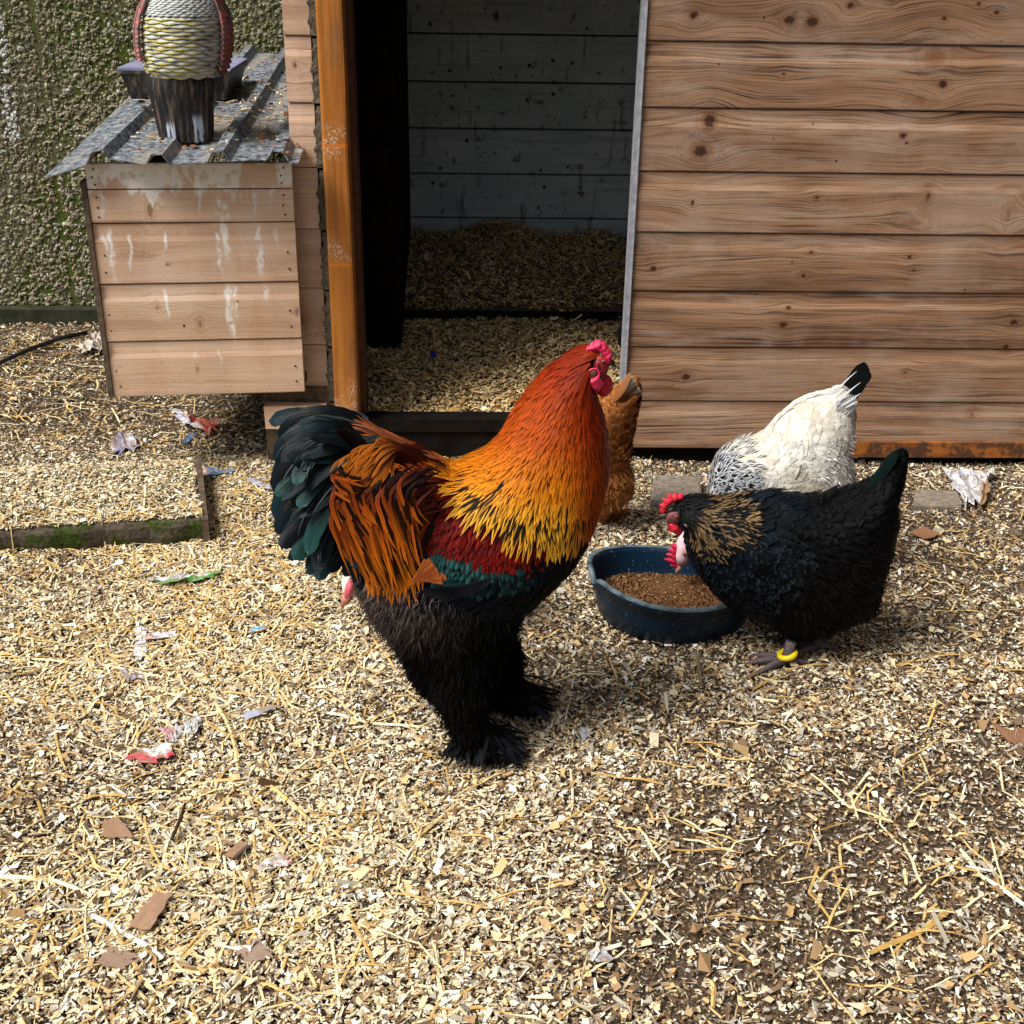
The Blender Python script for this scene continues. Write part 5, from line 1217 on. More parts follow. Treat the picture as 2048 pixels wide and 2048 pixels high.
# tail: every broad feather its own part
tails = [([(760, 900), (700, 850), (620, 828), (560, 832), (537, 842)], .018, .05), ([(770, 900), (720, 855), (650, 832), (590, 850), (560, 885)], .020, .00), ([(770, 905), (710, 862), (640, 855), (580, 885), (552, 930)], .021, -.02),
         ([(775, 915), (700, 880), (620, 890), (570, 935), (548, 985)], .021, -.03), ([(775, 930), (700, 910), (620, 930), (570, 985), (550, 1040)], .022, -.02), ([(775, 940), (700, 935), (630, 965), (580, 1020), (556, 1068)], .022, -.035),
         ([(775, 950), (710, 960), (640, 1000), (595, 1055), (568, 1095)], .021, -.03), ([(770, 965), (715, 985), (655, 1030), (610, 1085), (588, 1118)], .021, -.045), ([(770, 980), (720, 1010), (670, 1060), (635, 1110), (618, 1142)], .019, -.045),
         ([(765, 990), (725, 1030), (690, 1080), (665, 1120), (655, 1142)], .017, -.05), ([(765, 1000), (735, 1050), (705, 1110), (690, 1150)], .015, -.055),
         ([(760, 890), (690, 845), (620, 842), (572, 866), (555, 905)], .018, .03), ([(760, 900), (690, 870), (610, 878), (562, 920), (545, 955)], .02, .035), ([(760, 915), (690, 900), (610, 930), (565, 970), (546, 1010)], .02, .04),
         ([(760, 940), (690, 945), (620, 985), (575, 1030), (552, 1062)], .02, .045), ([(760, 960), (700, 990), (640, 1040), (600, 1085), (575, 1112)], .02, .04), ([(760, 980), (710, 1020), (660, 1080), (630, 1118), (612, 1140)], .018, .045),
         ([(720, 960), (690, 975), (655, 1010), (625, 1060), (618, 1105)], .017, -.085), ([(720, 930), (680, 930), (640, 950), (610, 985), (602, 1010)], .014, -.08), ([(700, 1000), (680, 1020), (655, 1065), (640, 1110), (640, 1135)], .015, -.085),
         ([(690, 900), (655, 892), (622, 905), (606, 935)], .014, -.07), ([(650, 955), (610, 950), (575, 965), (556, 985)], .013, -.07), ([(640, 925), (615, 920), (600, 940), (596, 962)], .012, -.085), ([(715, 900), (690, 930), (682, 985), (690, 1040)], .012, -.095),
         ([(725, 890), (690, 850), (640, 838), (600, 845)], .013, -.03), ([(735, 900), (710, 940), (700, 1010), (705, 1080), (712, 1130)], .013, -.1), ([(740, 930), (715, 990), (705, 1060), (720, 1150), (718, 1165)], .012, -.1),
         ([(700, 880), (650, 868), (600, 880), (566, 915)], .014, -.055), ([(700, 1050), (670, 1090), (650, 1120), (640, 1150)], .014, -.06), ([(660, 1010), (620, 1030), (585, 1060), (565, 1085)], .014, -.06)]
teal = [(1, 0), (9, 1), (17, 1), (18, 1), (19, 0), (21, 1), (22, 1), (20, 0)]
for i, (pts, w, yo) in enumerate(tails):
    C1 = Coat(); P = blade(pts, (yo*.5, yo), 0, RY, 14); P[:, 1] -= .0006*i
    tl_ = i in (17, 18, 21, 22, 7); base = (.014, .055, .05) if tl_ else lerp((.004, .005, .007), (.008, .014, .02), rr.random())  # teal highlights painted into the base colour of a few feathers
    base2 = lerp(base, (.006, .03, .04), .5 if i % 4 == 0 else .1)
    cc = np.array([lerp((.002, .0025, .003), base2, (a-.3)*1.9)*1 for a in np.linspace(0, 1, 14)])
    sN = -.35 if yo > 0 else -.9
    nrm = np.tile((rr.gauss(-.15, .15), sN, .55+rr.gauss(0, .2)), (14, 1))
    C1.feather(P, nrm, w*.86, cc, (.003, .004, .005), .3, .28, broad)
    C1.build('tail_feather', M_TAILF, rooster, None)
# tail coverts, with fine pale strands as painted highlights
C = Coat()
for i in range(150):
    k = rr.random(); a = math.radians(rr.uniform(95, 250)); ex, ey = 690+120*math.cos(a)*rr.uniform(.7, 1.1), 985-150*math.sin(a)*rr.uniform(.6, .98) if math.sin(a) > 0 else 985-150*math.sin(a)*rr.uniform(.5, .95)
    root = (752+rr.gauss(0, 12), 935+rr.gauss(0, 35)); mid = ((root[0]+ex)/2-5, (root[1]+ey)/2-22)
    yo = rr.uniform(-.09, .05); P = blade([root, mid, (ex, ey)], (yo*.6, yo), 0, RY, 9)
    C.feather(P, np.tile((rr.gauss(0, .3), -.8, .5), (9, 1)), rr.uniform(.005, .011), lerp((.004, .004, .005), (.012, .03, .035), rr.random()**2), (.002, .002, .002), .3, .3, broad)
for i in range(150):       # fine pale strands painting highlights onto the vanes
    pts, w_, yo = tails[rr.randrange(len(tails))]; o1, o2 = rr.gauss(0, 12), rr.gauss(0, 10)
    P = blade([(a+o1, b+o2) for a, b in pts], (yo*.5-.012, yo-.014), 0, RY, 18); k0 = rr.randrange(4, 11); P = P[k0:k0+7]
    C.feather(P, np.tile((rr.gauss(0, .3), -.8, .5), (len(P), 1)), rr.uniform(.0004, .0011), lerp((.02, .03, .035), (.10, .12, .13), rr.random()**2), (.01, .01, .01), 0, .1)
C.build('tail_coverts', M_TAILF, rooster)
# fluff
FF = [(720, 1180, -1, .5), (760, 1230, -.8, .8), (820, 1330, -.5, 1), (870, 1390, -.2, 1), (830, 1230, -.3, 1), (950, 1300, -.1, 1), (940, 1400, 0, 1), (1000, 1250, .1, 1)]
def fcol(q):
    k = np.clip((1310-q[1])/130, 0, 1)*np.clip((960-q[0])/130, 0, 1); n = .5+.5*math.sin(q[0]*.09+1)*math.sin(q[1]*.1)
    return np.array(lerp((.0025, .002, .002), (.14, .108, .1), k*(.35+.65*n)))
reg = [(700, 1120), (760, 1130), (860, 1175), (960, 1230), (1040, 1225), (1020, 1300), (1000, 1360), (960, 1420), (860, 1410), (810, 1330), (750, 1260), (690, 1180)]
dn = [R.down(reg, 30000, FF, .014, fcol, 1.1, .0005)]
dn.append(R.down([(960, 1240), (1060, 1240), (1080, 1420), (980, 1400)], 6000, FF, .02, lambda q: np.array((.003, .003, .003)), 1., .0007))
leg_reg = [(800, 1320), (1070, 1310), (1120, 1560), (840, 1560)]
dn.append(R.down(leg_reg, 16000, FF, .014, lambda q: np.array((.003, .003, .003)), .8, .0008))
down_obj('fluff', dn, rooster)
C = Coat()
R.coat(C, [(800, 1290), (900, 1250), (1020, 1240), (1010, 1330), (970, 1400), (860, 1400), (815, 1350)], 500, FF, .022, .005, lambda q, t_: (.003, .003, .003), (.001, .006), (0, 0, 0), .2, 5)
# feathered toes
for Lg, yo in ((L1, 0), (L2, 0)):
    f = np.array(Lg[-1])
    for i in range(150):
        a = rr.choice([rr.gauss(-.15, .55), rr.uniform(-2.6, .9)]); l = rr.uniform(.025, .075)*(1.15 if abs(a) < .6 else .7); s0 = f+np.array([rr.uniform(-.01, .03), rr.uniform(-.015, .015), rr.uniform(0, .045)])
        e = s0+np.array([math.cos(a)*l, math.sin(a)*l, 0]); e[2] = rr.uniform(.004, .012); m_ = (s0+e)/2; m_[2] += rr.uniform(0, .012)
        P = catmull(np.array([s0, m_, e]), 3, False)
        C.feather(P, np.tile((0, -.3, 1), (len(P), 1)), rr.uniform(.002, .0055), lerp((.003, .003, .0035), (.016, .018, .025), rr.random()**3), (0, 0, 0), .2, .3)
for Lg in (L1, L2):
    f = np.array(Lg[-1])
    for i in range(26):        # longer toe quills splayed forward
        a = rr.uniform(-.9, .5); s0 = f+np.array([rr.uniform(.0, .05), rr.uniform(-.03, .02), rr.uniform(.006, .02)]); e = s0+np.array([math.cos(a), math.sin(a), 0])*rr.uniform(.025, .05); e[2] = rr.uniform(.003, .009)
        P = catmull(np.array([s0, (s0+e)/2+np.array([0, 0, .006]), e]), 3, False); C.feather(P, np.tile((rr.gauss(0, .4), -.5, 1), (len(P), 1)), rr.uniform(.003, .006), lerp((.004, .004, .006), (.05, .06, .09), rr.random()**3), (0, 0, 0), .3, .4)  # bluish glints painted into the quill colours
C.build('leg_feathers', M_BLACKF, rooster)
# head
def onR(px, py, yo): return onY(px, py, RY+yo)
g = Geo()
cb = [(1178, 702, 7), (1186, 694, 9), (1195, 690, 10.5), (1204, 693, 10.5), (1212, 701, 9.5), (1216, 711, 8), (1216, 721, 6)]
s_ = .00075
for (a, b, r) in cb:
    for yo in (-.008, 0, .008): g.ball(onR(a, b+(3 if yo else 0), yo), (r*s_*.98, .006, r*s_*.92), 12, 8)
V, Fc = g.V, g.F
for i in range(110):
    a = rr.uniform(0, 1); j = int(a*6.99); g.ball(onR(cb[j][0]+rr.uniform(-5, 6), cb[j][1]+rr.uniform(-8, 5), rr.uniform(-.014, .004)), (.0024, .0024, .0026), 6, 5)
link('comb', fuse([(g.V, g.F)], .0012, 2, 'comb'), M_PINKRED, rooster)
def at(px, py, l): return R.surf(px, py, l)
g = Geo(); g.ball(at(1198, 735, .001), (.0125, .008, .018), 14, 10); g.ball(at(1200, 752, .001), (.009, .007, .012), 12, 8); g.ball(onR(1206, 728, -.008), (.010, .010, .013), 12, 8); g.ball(onR(1206, 728, .010), (.009, .008, .012), 12, 8)
for i in range(26): g.ball(at(1198+rr.gauss(0, 6), 738+rr.gauss(0, 10), .006), (.002, .002, .002), 6, 5)
link('face', fuse([(g.V, g.F)], .0013, 2, 'face'), M_FACE, rooster)
g = Geo(); g.tube([onR(1206, 724, -.004), onR(1217, 724, -.004), onR(1226, 727, -.003), onR(1231, 735, -.002)], [.0095, .007, .004, .0008], 10); bk = link('beak', g.mesh('beak', True), M_BEAKD, rooster)
ep = at(1196, 726, .0085); g = Geo(); g.ball(ep, (.0042, .0032, .0042), 12, 8); eye = link('eye', g.mesh('eye', True), M_EYE, rooster)
g = Geo(); g.ball(ep+np.array([0, -.0027, .0006]), (.0022, .0014, .0022), 10, 6); link('pupil', g.mesh('pupil', True), M_PUPIL, eye)
g = Geo(); ring = [ep+np.array([math.cos(w)*.0052, .0004, math.sin(w)*.0048]) for w in np.linspace(0, 2*math.pi, 15)]; g.tube(ring, [.0013]*15, 6, False); link('eyelid', g.mesh('eyelid', True), M_RED, rooster)
w0 = at(1184, 747, .005)
g = Geo(); g.tube([w0+np.array([-.001, -.002, -.006]), at(1186, 764, .007), at(1189, 778, .008), at(1192, 792, .007)], [.0068, .0092, .0080, .002], 10)
ring = [w0+np.array([math.cos(w)*.0075, -.001, math.sin(w)*.0080]) for w in np.linspace(0, 2*math.pi, 15)]; g.tube(ring, [.0017]*15, 6, False)
link('wattle', fuse([(g.V, g.F)], .0013, 2, 'wattle'), M_PINKRED, rooster)
g = Geo(); g.ball(onR(1208, 771, -.004), (.0130, .009, .0170), 14, 10); link('wattle', fuse([(g.V, g.F)], .0014, 2, 'wattle'), M_RED, rooster)
g = Geo(); g.ball(w0, (.0062, .0030, .0068), 12, 8); link('ear_lobe', g.mesh('ear_lobe', True), simple('brown_ear', (.10, .035, .02), .7), rooster)

# ================================================== helper for hens
def hen(name, label, outline, Y0, k, cap, legs, mat, erode=2, extra=(), toe_dir=-1, shear=None, group='hens around the shed'):
    parts = [inflate(outline, Y0, k=k, cap=cap, erode=erode, shear=shear)]+list(extra)
    feet = []
    for (a, yo, top_r) in legs:
        P = [onY(a[0][0], a[0][1], Y0+yo), onY(a[1][0], a[1][1], Y0+yo)]; f = onZ(a[2][0], a[2][1], .010); feet.append(f)
        parts.append(limb([P[0], P[1], P[1]*.4+f*.6, f], [top_r, .011, .0075, .0085], 10))
        for an, l in ((0, .06), (.5, .05), (-.5, .052), (math.pi, .028)):
            d = np.array([toe_dir*math.cos(an), math.sin(an), 0]); e = f+d*l; e[2] = .008
            parts.append(limb([f, (f+e)/2+np.array([0, 0, .004]), e], [.0068, .0058, .0032], 8))
    me = fuse(parts, .0042, 5)
    root = empty(name, (onY(*outline[0], Y0)[0], Y0, 0), label, 'hen', group)
    link('body', me, mat, root); return root, Bird(me, Y0), feet

# ================================================== BLACK HEN
HY = 1.90
K_OUT = [(1366, 993), (1385, 987), (1420, 993), (1460, 998), (1505, 990), (1570, 985), (1632, 995), (1690, 978), (1740, 962), (1768, 925), (1790, 902), (1814, 898), (1819, 912), (1810, 955), (1800, 1010), (1794, 1050), (1782, 1100), (1768, 1140),
         (1762, 1175), (1748, 1215), (1705, 1240), (1655, 1256), (1605, 1268), (1575, 1264), (1530, 1240), (1490, 1222), (1445, 1200), (1408, 1160), (1380, 1122), (1366, 1088), (1362, 1060), (1348, 1046), (1336, 1034), (1344, 1010)]
M_KBODY = plain('black_under_feather', (.006, .006, .007))
M_SHANK = simple('dark_scaly_shank', (.10, .075, .085), .6, .3, .4, 250, .6)
tail_thin = lambda X, Z: 0*X
khen, KB, kfeet = hen('black_hen', 'black hen with gold laced neck and red comb, leaning over the feed bowl', K_OUT, HY, .9, .105, [([(1585, 1235), (1590, 1272), (1573, 1322)], -.035, .03), ([(1610, 1235), (1618, 1268), (1634, 1292)], .05, .03)], M_KBODY)
KF = [(1360, 1030, .7, .7), (1400, 1010, 1, .2), (1450, 1020, 1, .15), (1520, 1010, 1, .1), (1600, 1010, 1, .2), (1700, 1010, 1, -.2), (1780, 960, .6, -1), (1420, 1070, 1, .7), (1390, 1090, .5, 1), (1480, 1080, 1, .4), (1560, 1080, 1, .25), (1420, 1160, .8, .8), (1500, 1180, 1, .5),
      (1600, 1160, 1, .3), (1700, 1120, 1, 0), (1760, 1080, .7, .1), (1650, 1220, 1, .3), (1560, 1240, 1, .5), (1740, 1180, .9, .5), (1600, 1250, .3, 1)]
def kcol(q, t_):  # blue sheen painted into the plumage colour, upper front
    n = .5+.5*math.sin(q[0]*.045+2)*math.sin(q[1]*.06+q[0]*.02); return lerp((.002, .0022, .0028), (.008, .018, .030), n*max(0, min(1, (1640-q[0])/150))*max(0, min(1, (1180-q[1])/60)))
C = Coat()
KB.coat(C, [(1440, 970), (1830, 880), (1850, 1150), (1750, 1230), (1560, 1280), (1480, 1240), (1400, 1170), (1360, 1090), (1420, 1060)], 1700, KF, .032, .0085, kcol, (.001, .007), (.003, .003, .004), .55, 6, .3, .25, broad)
KB.coat(C, [(1370, 1060), (1470, 1090), (1600, 1080), (1620, 1150), (1520, 1230), (1440, 1215), (1380, 1130)], 700, KF, .02, .0062, lambda q, t_: lerp((.003, .004, .005), (.035, .05, .07), rng.random()*t_*t_), (.002, .007), (.002, .002, .003), .7, 5, .3, .3, broad)  # bluish wing highlights painted into the feather tips
C.build('body_feathers', M_BLACKF, khen)
C = Coat()
def nk(q, t_): return lerp((.01, .008, .006), lerp((.20, .115, .04), (.42, .28, .14), random.random()), .3+.9*t_+.4*math.sin(q[0]*.11)*math.sin(q[1]*.17))
KB.coat(C, [(1405, 1000), (1470, 1000), (1500, 1020), (1500, 1075), (1440, 1090), (1395, 1080), (1385, 1050)], 460, KF, .022, .0017, nk, (.003, .008), (.003, .002, .002), .8, 6, .3, .15, jit=.25)
KB.coat(C, [(1375, 1055), (1400, 1045), (1440, 1085), (1450, 1115), (1400, 1110)], 110, KF, .016, .0018, nk, (.003, .008), (.004, .003, .003), 1.0, 5, .3, .3)
KB.coat(C, [(1345, 985), (1430, 985), (1420, 1025), (1385, 1060), (1355, 1050), (1340, 1010)], 420, KF, .013, .0022, lambda q, t_: (.007, .008, .010), (.001, .005), (.002, .002, .002), .3, 5)
KB.coat(C, [(1395, 1000), (1470, 995), (1510, 1020), (1505, 1080), (1440, 1095), (1385, 1110), (1375, 1050)], 260, KF, .024, .0028, lambda q, t_: (.004, .004, .005), (.004, .0085), (.002, .002, .002), 0, 6, .3, .15, jit=.2)
C.build('neck_hackle', M_HACK, khen)
for i in range(9):
    k = i/8-.5; C1 = Coat(); P = blade([(1730+16*k, 1010), (1768+14*k, 950), (1806+22*k, 894+abs(k)*14)], (k*.02, k*.05), 0, HY, 10)
    C1.feather(P, np.tile((-.7, -1+k, .2), (10, 1)), .009, (.005, .007, .008) if i else (.005, .014, .014), (.002, .002, .002), .2, .25, broad); C1.build('tail_feather', M_TAILF, khen, None)
dn = KB.down([(1560, 1080), (1800, 1100), (1780, 1180), (1740, 1235), (1600, 1285), (1540, 1260), (1560, 1160)], 12000, KF, .012, lambda q: np.array((.006, .0055, .0055)), .6, .0005)
down_obj('fluff', [dn], khen)
def onK(px, py, yo): return onY(px, py, HY+yo)
def comb_mesh(pts_base, teeth, onfn, th=.0035):
    """serrated blade comb: base line and pointed tips, a few millimetres thick"""
    g = Geo()
    for (a, b), (c_, d) in zip(pts_base, teeth):
        g.tube([onfn(a, b, 0), onfn((a+c_)/2, (b+d)/2, 0), onfn(c_, d, 0)], [.0068, .0046, .0016], 8)
    for (a, b), (c_, d) in zip(pts_base[:-1], pts_base[1:]): g.tube([onfn(a, b, 0), onfn(c_, d, 0)], [.006, .006], 8)
    me = fuse([(g.V, g.F)], .0012, 2, 'comb')
    return me
me = comb_mesh([(1326, 1022), (1329, 1012), (1335, 1005), (1343, 999), (1352, 996), (1361, 994)], [(1320, 1024), (1319, 1010), (1326, 996), (1338, 987), (1350, 985), (1367, 988)], onK)
link('comb', me, M_RED, khen)
g = Geo(); g.ball(onK(1350, 1036, -.016), (.015, .006, .012), 12, 8); g.ball(onK(1341, 1034, 0), (.010, .014, .011), 12, 8); link('face', fuse([(g.V, g.F)], .0014, 3, 'face'), flesh('dusky_face', (.2, .06, .07)), khen)
g = Geo(); g.tube([onK(1340, 1031, 0), onK(1328, 1031, 0), onK(1319, 1034, 0), onK(1314, 1040, 0)], [.0085, .006, .0035, .0008], 10); link('beak', g.mesh('beak', True), M_BEAKD, khen)
g = Geo(); g.ball(onK(1354, 1034, -.0225), (.004, .003, .004), 12, 8); eye = link('eye', g.mesh('eye', True), M_EYE, khen)
g = Geo(); g.ball(onK(1354, 1034, -.025), (.002, .0012, .002), 10, 6); link('pupil', g.mesh('pupil', True), M_PUPIL, eye)
for yo, pts in ((-.016, [(1341, 1047), (1349, 1056), (1361, 1068)]), (.010, [(1338, 1046), (1344, 1054), (1354, 1062)])):
    g = Geo(); g.tube([onK(a, b, yo) for a, b in pts], [.004, .0085, .005], 10); link('wattle', fuse([(g.V, g.F)], .0014, 2, 'wattle'), M_RED, khen)
g = Geo(); g.ball(onK(1375, 1052, -.03), (.006, .002, .003), 10, 6, Matrix.Rotation(.6, 3, 'Y')); link('ear_lobe', g.mesh('ear_lobe', True), simple('pale_pink_lobe', (.5, .36, .42), .6), khen)
# yellow leg ring and shank colour
f0 = kfeet[0]; g = Geo(); ring = [f0+np.array([math.cos(w)*.013, math.sin(w)*.013, .014+.004*math.cos(w)]) for w in np.linspace(0, 2*math.pi, 17)]
g.tube(ring, [.0052]*17, 8, False); link('leg_ring', g.mesh('leg_ring', True), simple('yellow_plastic', (.72, .56, .01), .4, .5, .1), khen)
for ff in kfeet:
    g = Geo(); top = ff+np.array([.004, 0, .04]); g.tube([ff+np.array([0, 0, .004]), ff+np.array([.001, 0, .02]), top], [.0098, .0088, .0095], 10)
    for an, l in ((0, .064), (.5, .052), (-.5, .055), (math.pi, .03)):
        d = np.array([-math.cos(an), math.sin(an), 0]); e = ff+d*l; e[2] = .007; g.tube([ff, (ff+e)/2+np.array([0, 0, .005]), e, e+d*.008-np.array([0, 0, .003])], [.0085, .0066, .0042, .001], 8)
    link('foot', g.mesh('foot', True), M_SHANK, khen)

# ================================================== WHITE HEN (behind the black one, head down to the bowl)
WY = 2.16
W_OUT = [(1530, 868), (1550, 840), (1595, 802), (1635, 783), (1665, 777), (1690, 768), (1708, 790), (1714, 830), (1712, 865), (1702, 900), (1710, 940), (1712, 975), (1690, 1015), (1620, 1045), (1540, 1050), (1470, 1040), (1432, 1034), (1412, 1046), (1398, 1062), (1388, 1074),
         (1374, 1078), (1366, 1066), (1372, 1048), (1386, 1025), (1404, 1000), (1414, 972), (1424, 935), (1450, 900), (1485, 880)]
M_WBODY = plain('white_under_feather', (.5, .47, .4))
def wshear(X, Z):
    hx = onY(1370, 1100, WY)[0]; bx = onY(1440, 960, WY)[0]; return -.10*np.clip((bx-X)/(bx-hx), 0, 1.1)**1.3
whiteh, WB, wfeet = hen('white_hen', 'white hen with black streaked neck and black tail, bending down behind the black hen', W_OUT, WY, .95, .105, [([(1560, 1020), (1562, 1060), (1560, 1150)], -.03, .03), ([(1590, 1020), (1592, 1060), (1590, 1125)], .04, .03)], M_WBODY, shear=wshear)
WF = [(1600, 810, -1, .8), (1650, 800, .4, -1), (1690, 800, .8, -1), (1560, 850, 1, -.5), (1500, 880, 1, .0), (1620, 860, 1, -.3), (1680, 860, 1, .2), (1440, 930, .7, -.2), (1420, 990, .5, -.3), (1480, 930, 1, .2), (1560, 930, 1, .2), (1640, 920, 1, .4), (1690, 950, .5, 1), (1600, 1000, 1, .5), (1400, 1030, .6, -.8)]
WF[0] = (1600, 810, 1, -.6)
def wcol(q, t_):
    b = lerp((.60, .55, .45), (.68, .67, .64), .5+.5*math.sin(q[0]*.03)*math.sin(q[1]*.04)); return b
C = Coat()
WB.coat(C, None, 2600, WF, .042, .013, wcol, (.001, .0035), (.7, .68, .6), .1, 7, .3, .12, lambda tt: np.sqrt(np.clip(1-np.clip((tt-.5)/.5, 0, 1)**2, .0, 1)), jit=.06)
C.build('body_feathers', M_SOFT, whiteh)
C = Coat()
WB.coat(C, [(1415, 925), (1450, 925), (1500, 950), (1505, 1000), (1480, 1030), (1400, 1030), (1405, 970)], 380, WF, .026, .0058, lambda q, t_: (.42, .44, .48), (.004, .009), (.001, .001, .0015), 1.0, 6, .3, .25, jit=.2)
WB.coat(C, [(1440, 880), (1500, 885), (1530, 950), (1505, 985), (1450, 930), (1420, 925)], 70, WF, .02, .003, lambda q, t_: (.6, .6, .58), (.004, .009), (.05, .055, .07), .9, 6, .3, .25)
C.build('neck_hackle', M_SOFT, whiteh)
dn = WB.down([(1660, 880), (1720, 870), (1725, 990), (1640, 1030), (1630, 950)], 3500, WF, .009, lambda q: np.array((.6, .6, .6)), .6, .0005); down_obj('fluff', [dn], whiteh)
for i in range(8):
    k = i/7; C1 = Coat(); tipx, tipy = 1722+20*k, 728-10*math.sin(k*2.4)+24*k*k
    P = blade([(1672+22*k, 800+14*k), (1694+24*k, 768+10*k), (tipx, tipy)], (.03-.06*k, .035-.07*k), 0, WY, 10)
    C1.feather(P, np.tile((-.5, -1, .25), (10, 1)), .0072, (.004, .004, .005), (.003, .003, .004), .2, .2, broad); C1.build('tail_feather', M_BLACKF, whiteh, None)
C = Coat()
for (a, b, c_) in (((1672, 800), (1684, 770), (1714, 742)), ((1676, 806), (1694, 786), (1722, 764)), ((1682, 812), (1702, 800), (1722, 786)), ((1690, 816), (1704, 808), (1716, 802))):
    P = blade([a, b, c_], (-.05, -.055), 0, WY, 9); C.feather(P, np.tile((-.4, -1, .3), (9, 1)), .0016, (.62, .64, .66), (.5, .5, .5), 0, .1)
for i in range(26):
    k = rr.random(); P = blade([(1668+24*k, 812+18*k+rr.gauss(0, 6)), (1684+22*k, 800+14*k), (1698+18*k, 788+16*k+rr.gauss(0, 5))], (-.045, -.05), 0, WY, 6)
    C.feather(P, np.tile((-.2, -1, .4), (6, 1)), .0045, (.62, .62, .62), (.01, .012, .015), .7, .2)
C.build('tail_coverts', M_SOFT, whiteh)
HW = 2.05
def onW(px, py, yo): return onY(px, py, HW+yo)
g = Geo(); g.tube([onW(1388, 1062, 0), onW(1372, 1090, 0), onW(1366, 1112, 0), onW(1362, 1128, 0)], [.018, .019, .016, .010], 12)
link('face', g.mesh('face', True), simple('pale_pink_face', (.62, .42, .47), .7, .2, .2, 80, .3), whiteh)
me = comb_mesh([(1352, 1094), (1350, 1103), (1349, 1112), (1350, 1122), (1356, 1130)], [(1341, 1089), (1336, 1099), (1332, 1108), (1328, 1118), (1340, 1130)], onW); link('comb', me, flesh('crimson_comb', (.45, .01, .05)), whiteh)
g = Geo(); g.ball(onW(1352, 1112, 0), (.010, .006, .02), 12, 8); link('comb_base', g.mesh('comb_base', True), flesh('crimson_comb_base', (.42, .01, .05)), whiteh)
g = Geo(); g.tube([onW(1361, 1126, 0), onW(1357, 1138, 0), onW(1351, 1149, 0)], [.0085, .0058, .001], 10); link('beak', g.mesh('beak', True), simple('pink_horn_beak', (.42, .22, .17), .45, .4), whiteh)
g = Geo(); g.ball(onW(1368, 1108, -.019), (.0035, .003, .0035), 10, 6); link('eye', g.mesh('eye', True), M_EYE, whiteh)

# ================================================== RED HEN beyond the rooster's breast, seen from behind
BY = 2.36
B_OUT = [(1150, 850), (1170, 815), (1200, 792), (1235, 775), (1262, 752), (1278, 757), (1284, 790), (1275, 830), (1268, 870), (1262, 905), (1266, 935), (1270, 965), (1262, 995), (1235, 1010), (1190, 1008), (1150, 990), (1130, 960), (1120, 900)]
redh, RB, _ = hen('red_hen', 'brown red hen with white tipped tail, facing away behind the rooster breast', B_OUT, BY, .95, .075, [([(1205, 990), (1205, 1005), (1205, 1040)], -.02, .02), ([(1230, 990), (1232, 1005), (1234, 1030)], .03, .02)], plain('red_brown_under', (.16, .05, .012)), toe_dir=1)
BFl = [(1180, 830, -.2, 1), (1240, 800, .5, -1), (1270, 770, .5, -1), (1230, 860, .1, -1), (1230, 930, .0, -1), (1230, 990, .2, 1), (1250, 960, .4, 1), (1180, 950, 0, 1)]
BFl[0] = (1180, 830, .8, -.6)
C = Coat(); RB.coat(C, None, 900, BFl, .028, .0085, lambda q, t_: lerp((.17, .045, .008), (.42, .17, .045), t_*rng.random()*1.3), (.001, .009), (.1, .022, .005), .6, 6, .3, .25, broad); C.build('body_feathers', M_SOFT, redh)
for i in range(6):
    k = i/5; C1 = Coat(); P = blade([(1222+22*k, 806+2*k), (1242+20*k, 780+6*k), (1262+24*k, 744+44*k)], (-.085+.03*k, -.075+.02*k), 0, BY, 10)
    cc = np.array([lerp((.22, .075, .018), (.46, .42, .37) if i in (1, 2, 4) else (.26, .11, .04), (a-.4)*3) for a in np.linspace(0, 1, 10)])
    C1.feather(P, np.tile((-.6, -1, .3), (10, 1)), .0068, cc, (.2, .09, .03), .35, .22, broad); C1.build('tail_feather', M_SOFT, redh, None)
dn = [RB.down([(1120, 900), (1280, 900), (1285, 1020), (1120, 1020)], 5000, BFl, .014, lambda q: np.array((.3, .12, .04)), .6, .0005)]
down_obj('fluff', dn, redh)

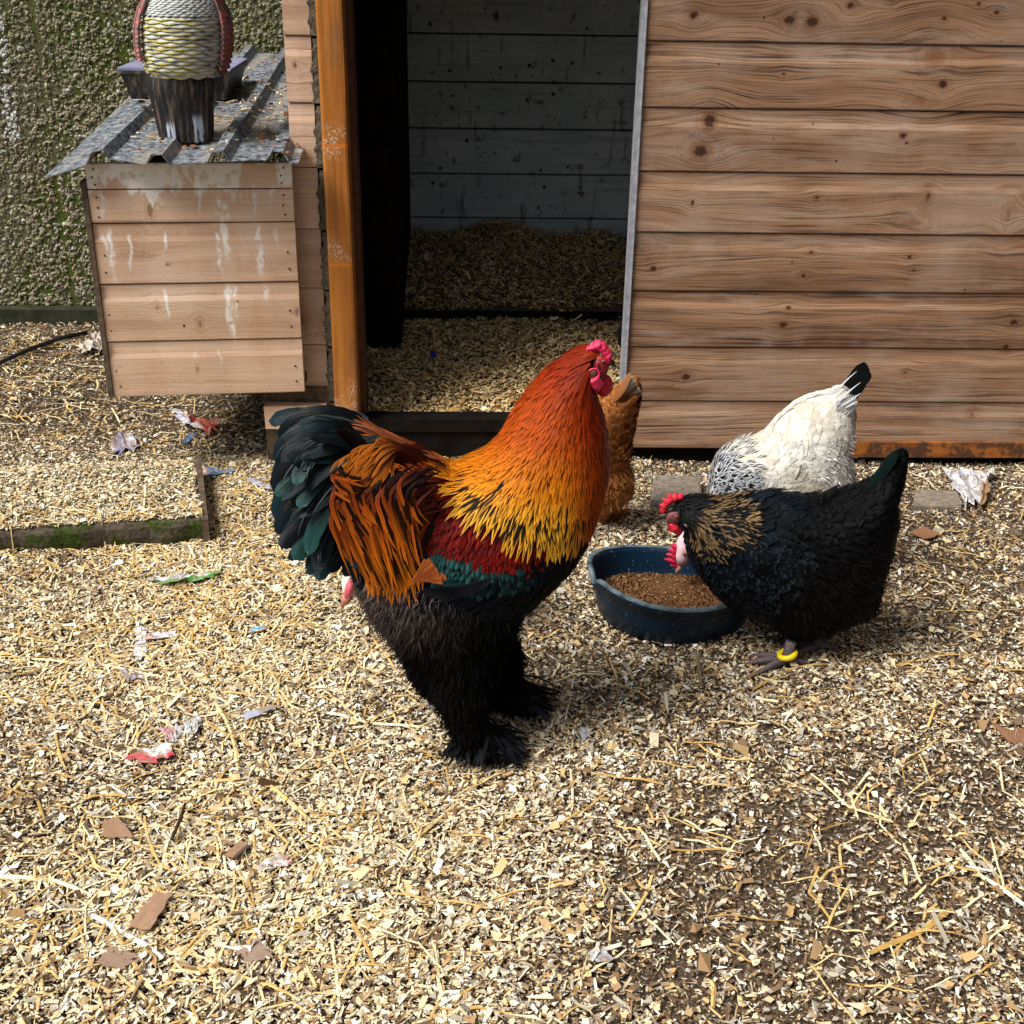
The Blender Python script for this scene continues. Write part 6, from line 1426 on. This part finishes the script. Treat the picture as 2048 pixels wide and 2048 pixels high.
# ================================================== PALE HEN pecking behind the rooster's rump: only its head shows
PY_ = 1.98
P_OUT = [(700, 1150), (722, 1130), (765, 1095), (820, 1060), (880, 1030), (940, 1010), (985, 1000), (1000, 1040), (985, 1110), (945, 1170), (890, 1200), (830, 1205), (780, 1190), (745, 1180), (722, 1195), (702, 1205), (690, 1196), (688, 1172)]
paleh, PB, _ = hen('pale_hen', 'pale hen pecking at the ground, only its pink combed head showing behind the rooster', P_OUT, PY_, .8, .07, [([(880, 1180), (880, 1205), (880, 1245)], -.02, .02), ([(900, 1180), (902, 1205), (905, 1232)], .03, .02)], plain('pale_under', (.6, .55, .48)))
PFl = [(700, 1180, .7, -1), (760, 1120, 1, -.6), (900, 1040, 1, -.3), (900, 1150, 1, .2)]
C = Coat(); PB.coat(C, None, 700, PFl, .025, .007, lambda q, t_: (.66, .6, .5), (.001, .005), (.6, .55, .5), .1, 5, .3, .2, broad); C.build('body_feathers', M_SOFT, paleh)
def onP(px, py, yo): return onY(px, py, PY_+yo)
g = Geo(); g.ball(onP(697, 1168, -.018), (.0125, .013, .024), 14, 10); g.ball(onP(712, 1150, -.01), (.02, .016, .022), 12, 8); link('head', g.mesh('head', True), simple('white_face_down', (.72, .68, .62), .9, .1, .15, 90, .5), paleh)
g = Geo(); g.tube([onP(705, 1158, -.03), onP(701, 1172, -.036), onP(697, 1186, -.036), onP(693, 1195, -.034)], [.004, .0085, .008, .004], 10); link('comb', g.mesh('comb', True), flesh('rose_comb', (.62, .10, .15)), paleh)
g = Geo(); g.tube([onP(695, 1192, -.015), onP(690, 1203, -.015), onP(682, 1213, -.015)], [.011, .008, .0012], 10); link('beak', g.mesh('beak', True), simple('rosy_beak', (.45, .17, .13), .5, .4), paleh)

# ================================================== BLACK HEN inside the shed, half hidden by the panel
CY = 3.0
C_OUT = [(1232, 665), (1238, 648), (1252, 638), (1275, 630), (1300, 640), (1320, 670), (1330, 710), (1320, 745), (1290, 760), (1262, 748), (1250, 720), (1240, 695), (1228, 685)]
coop, CB, _ = hen('shed_hen', 'black bird inside the shed, mostly hidden behind the grey metal edge of the panel', C_OUT, CY, .9, .06, [([(1285, 750), (1285, 765), (1285, 775)], 0, .02)], plain('black_under', (.006, .006, .007)))
C = Coat(); CB.coat(C, None, 300, [(1250, 650, 1, .6), (1290, 720, 1, .5)], .025, .007, lambda q, t_: (.01, .012, .015), (.001, .005), (.002, .002, .002), .3, 5, .3, .2, broad); C.build('body_feathers', M_BLACKF, coop)

for o in bpy.data.objects:
    if '_w' in o: del o['_w']
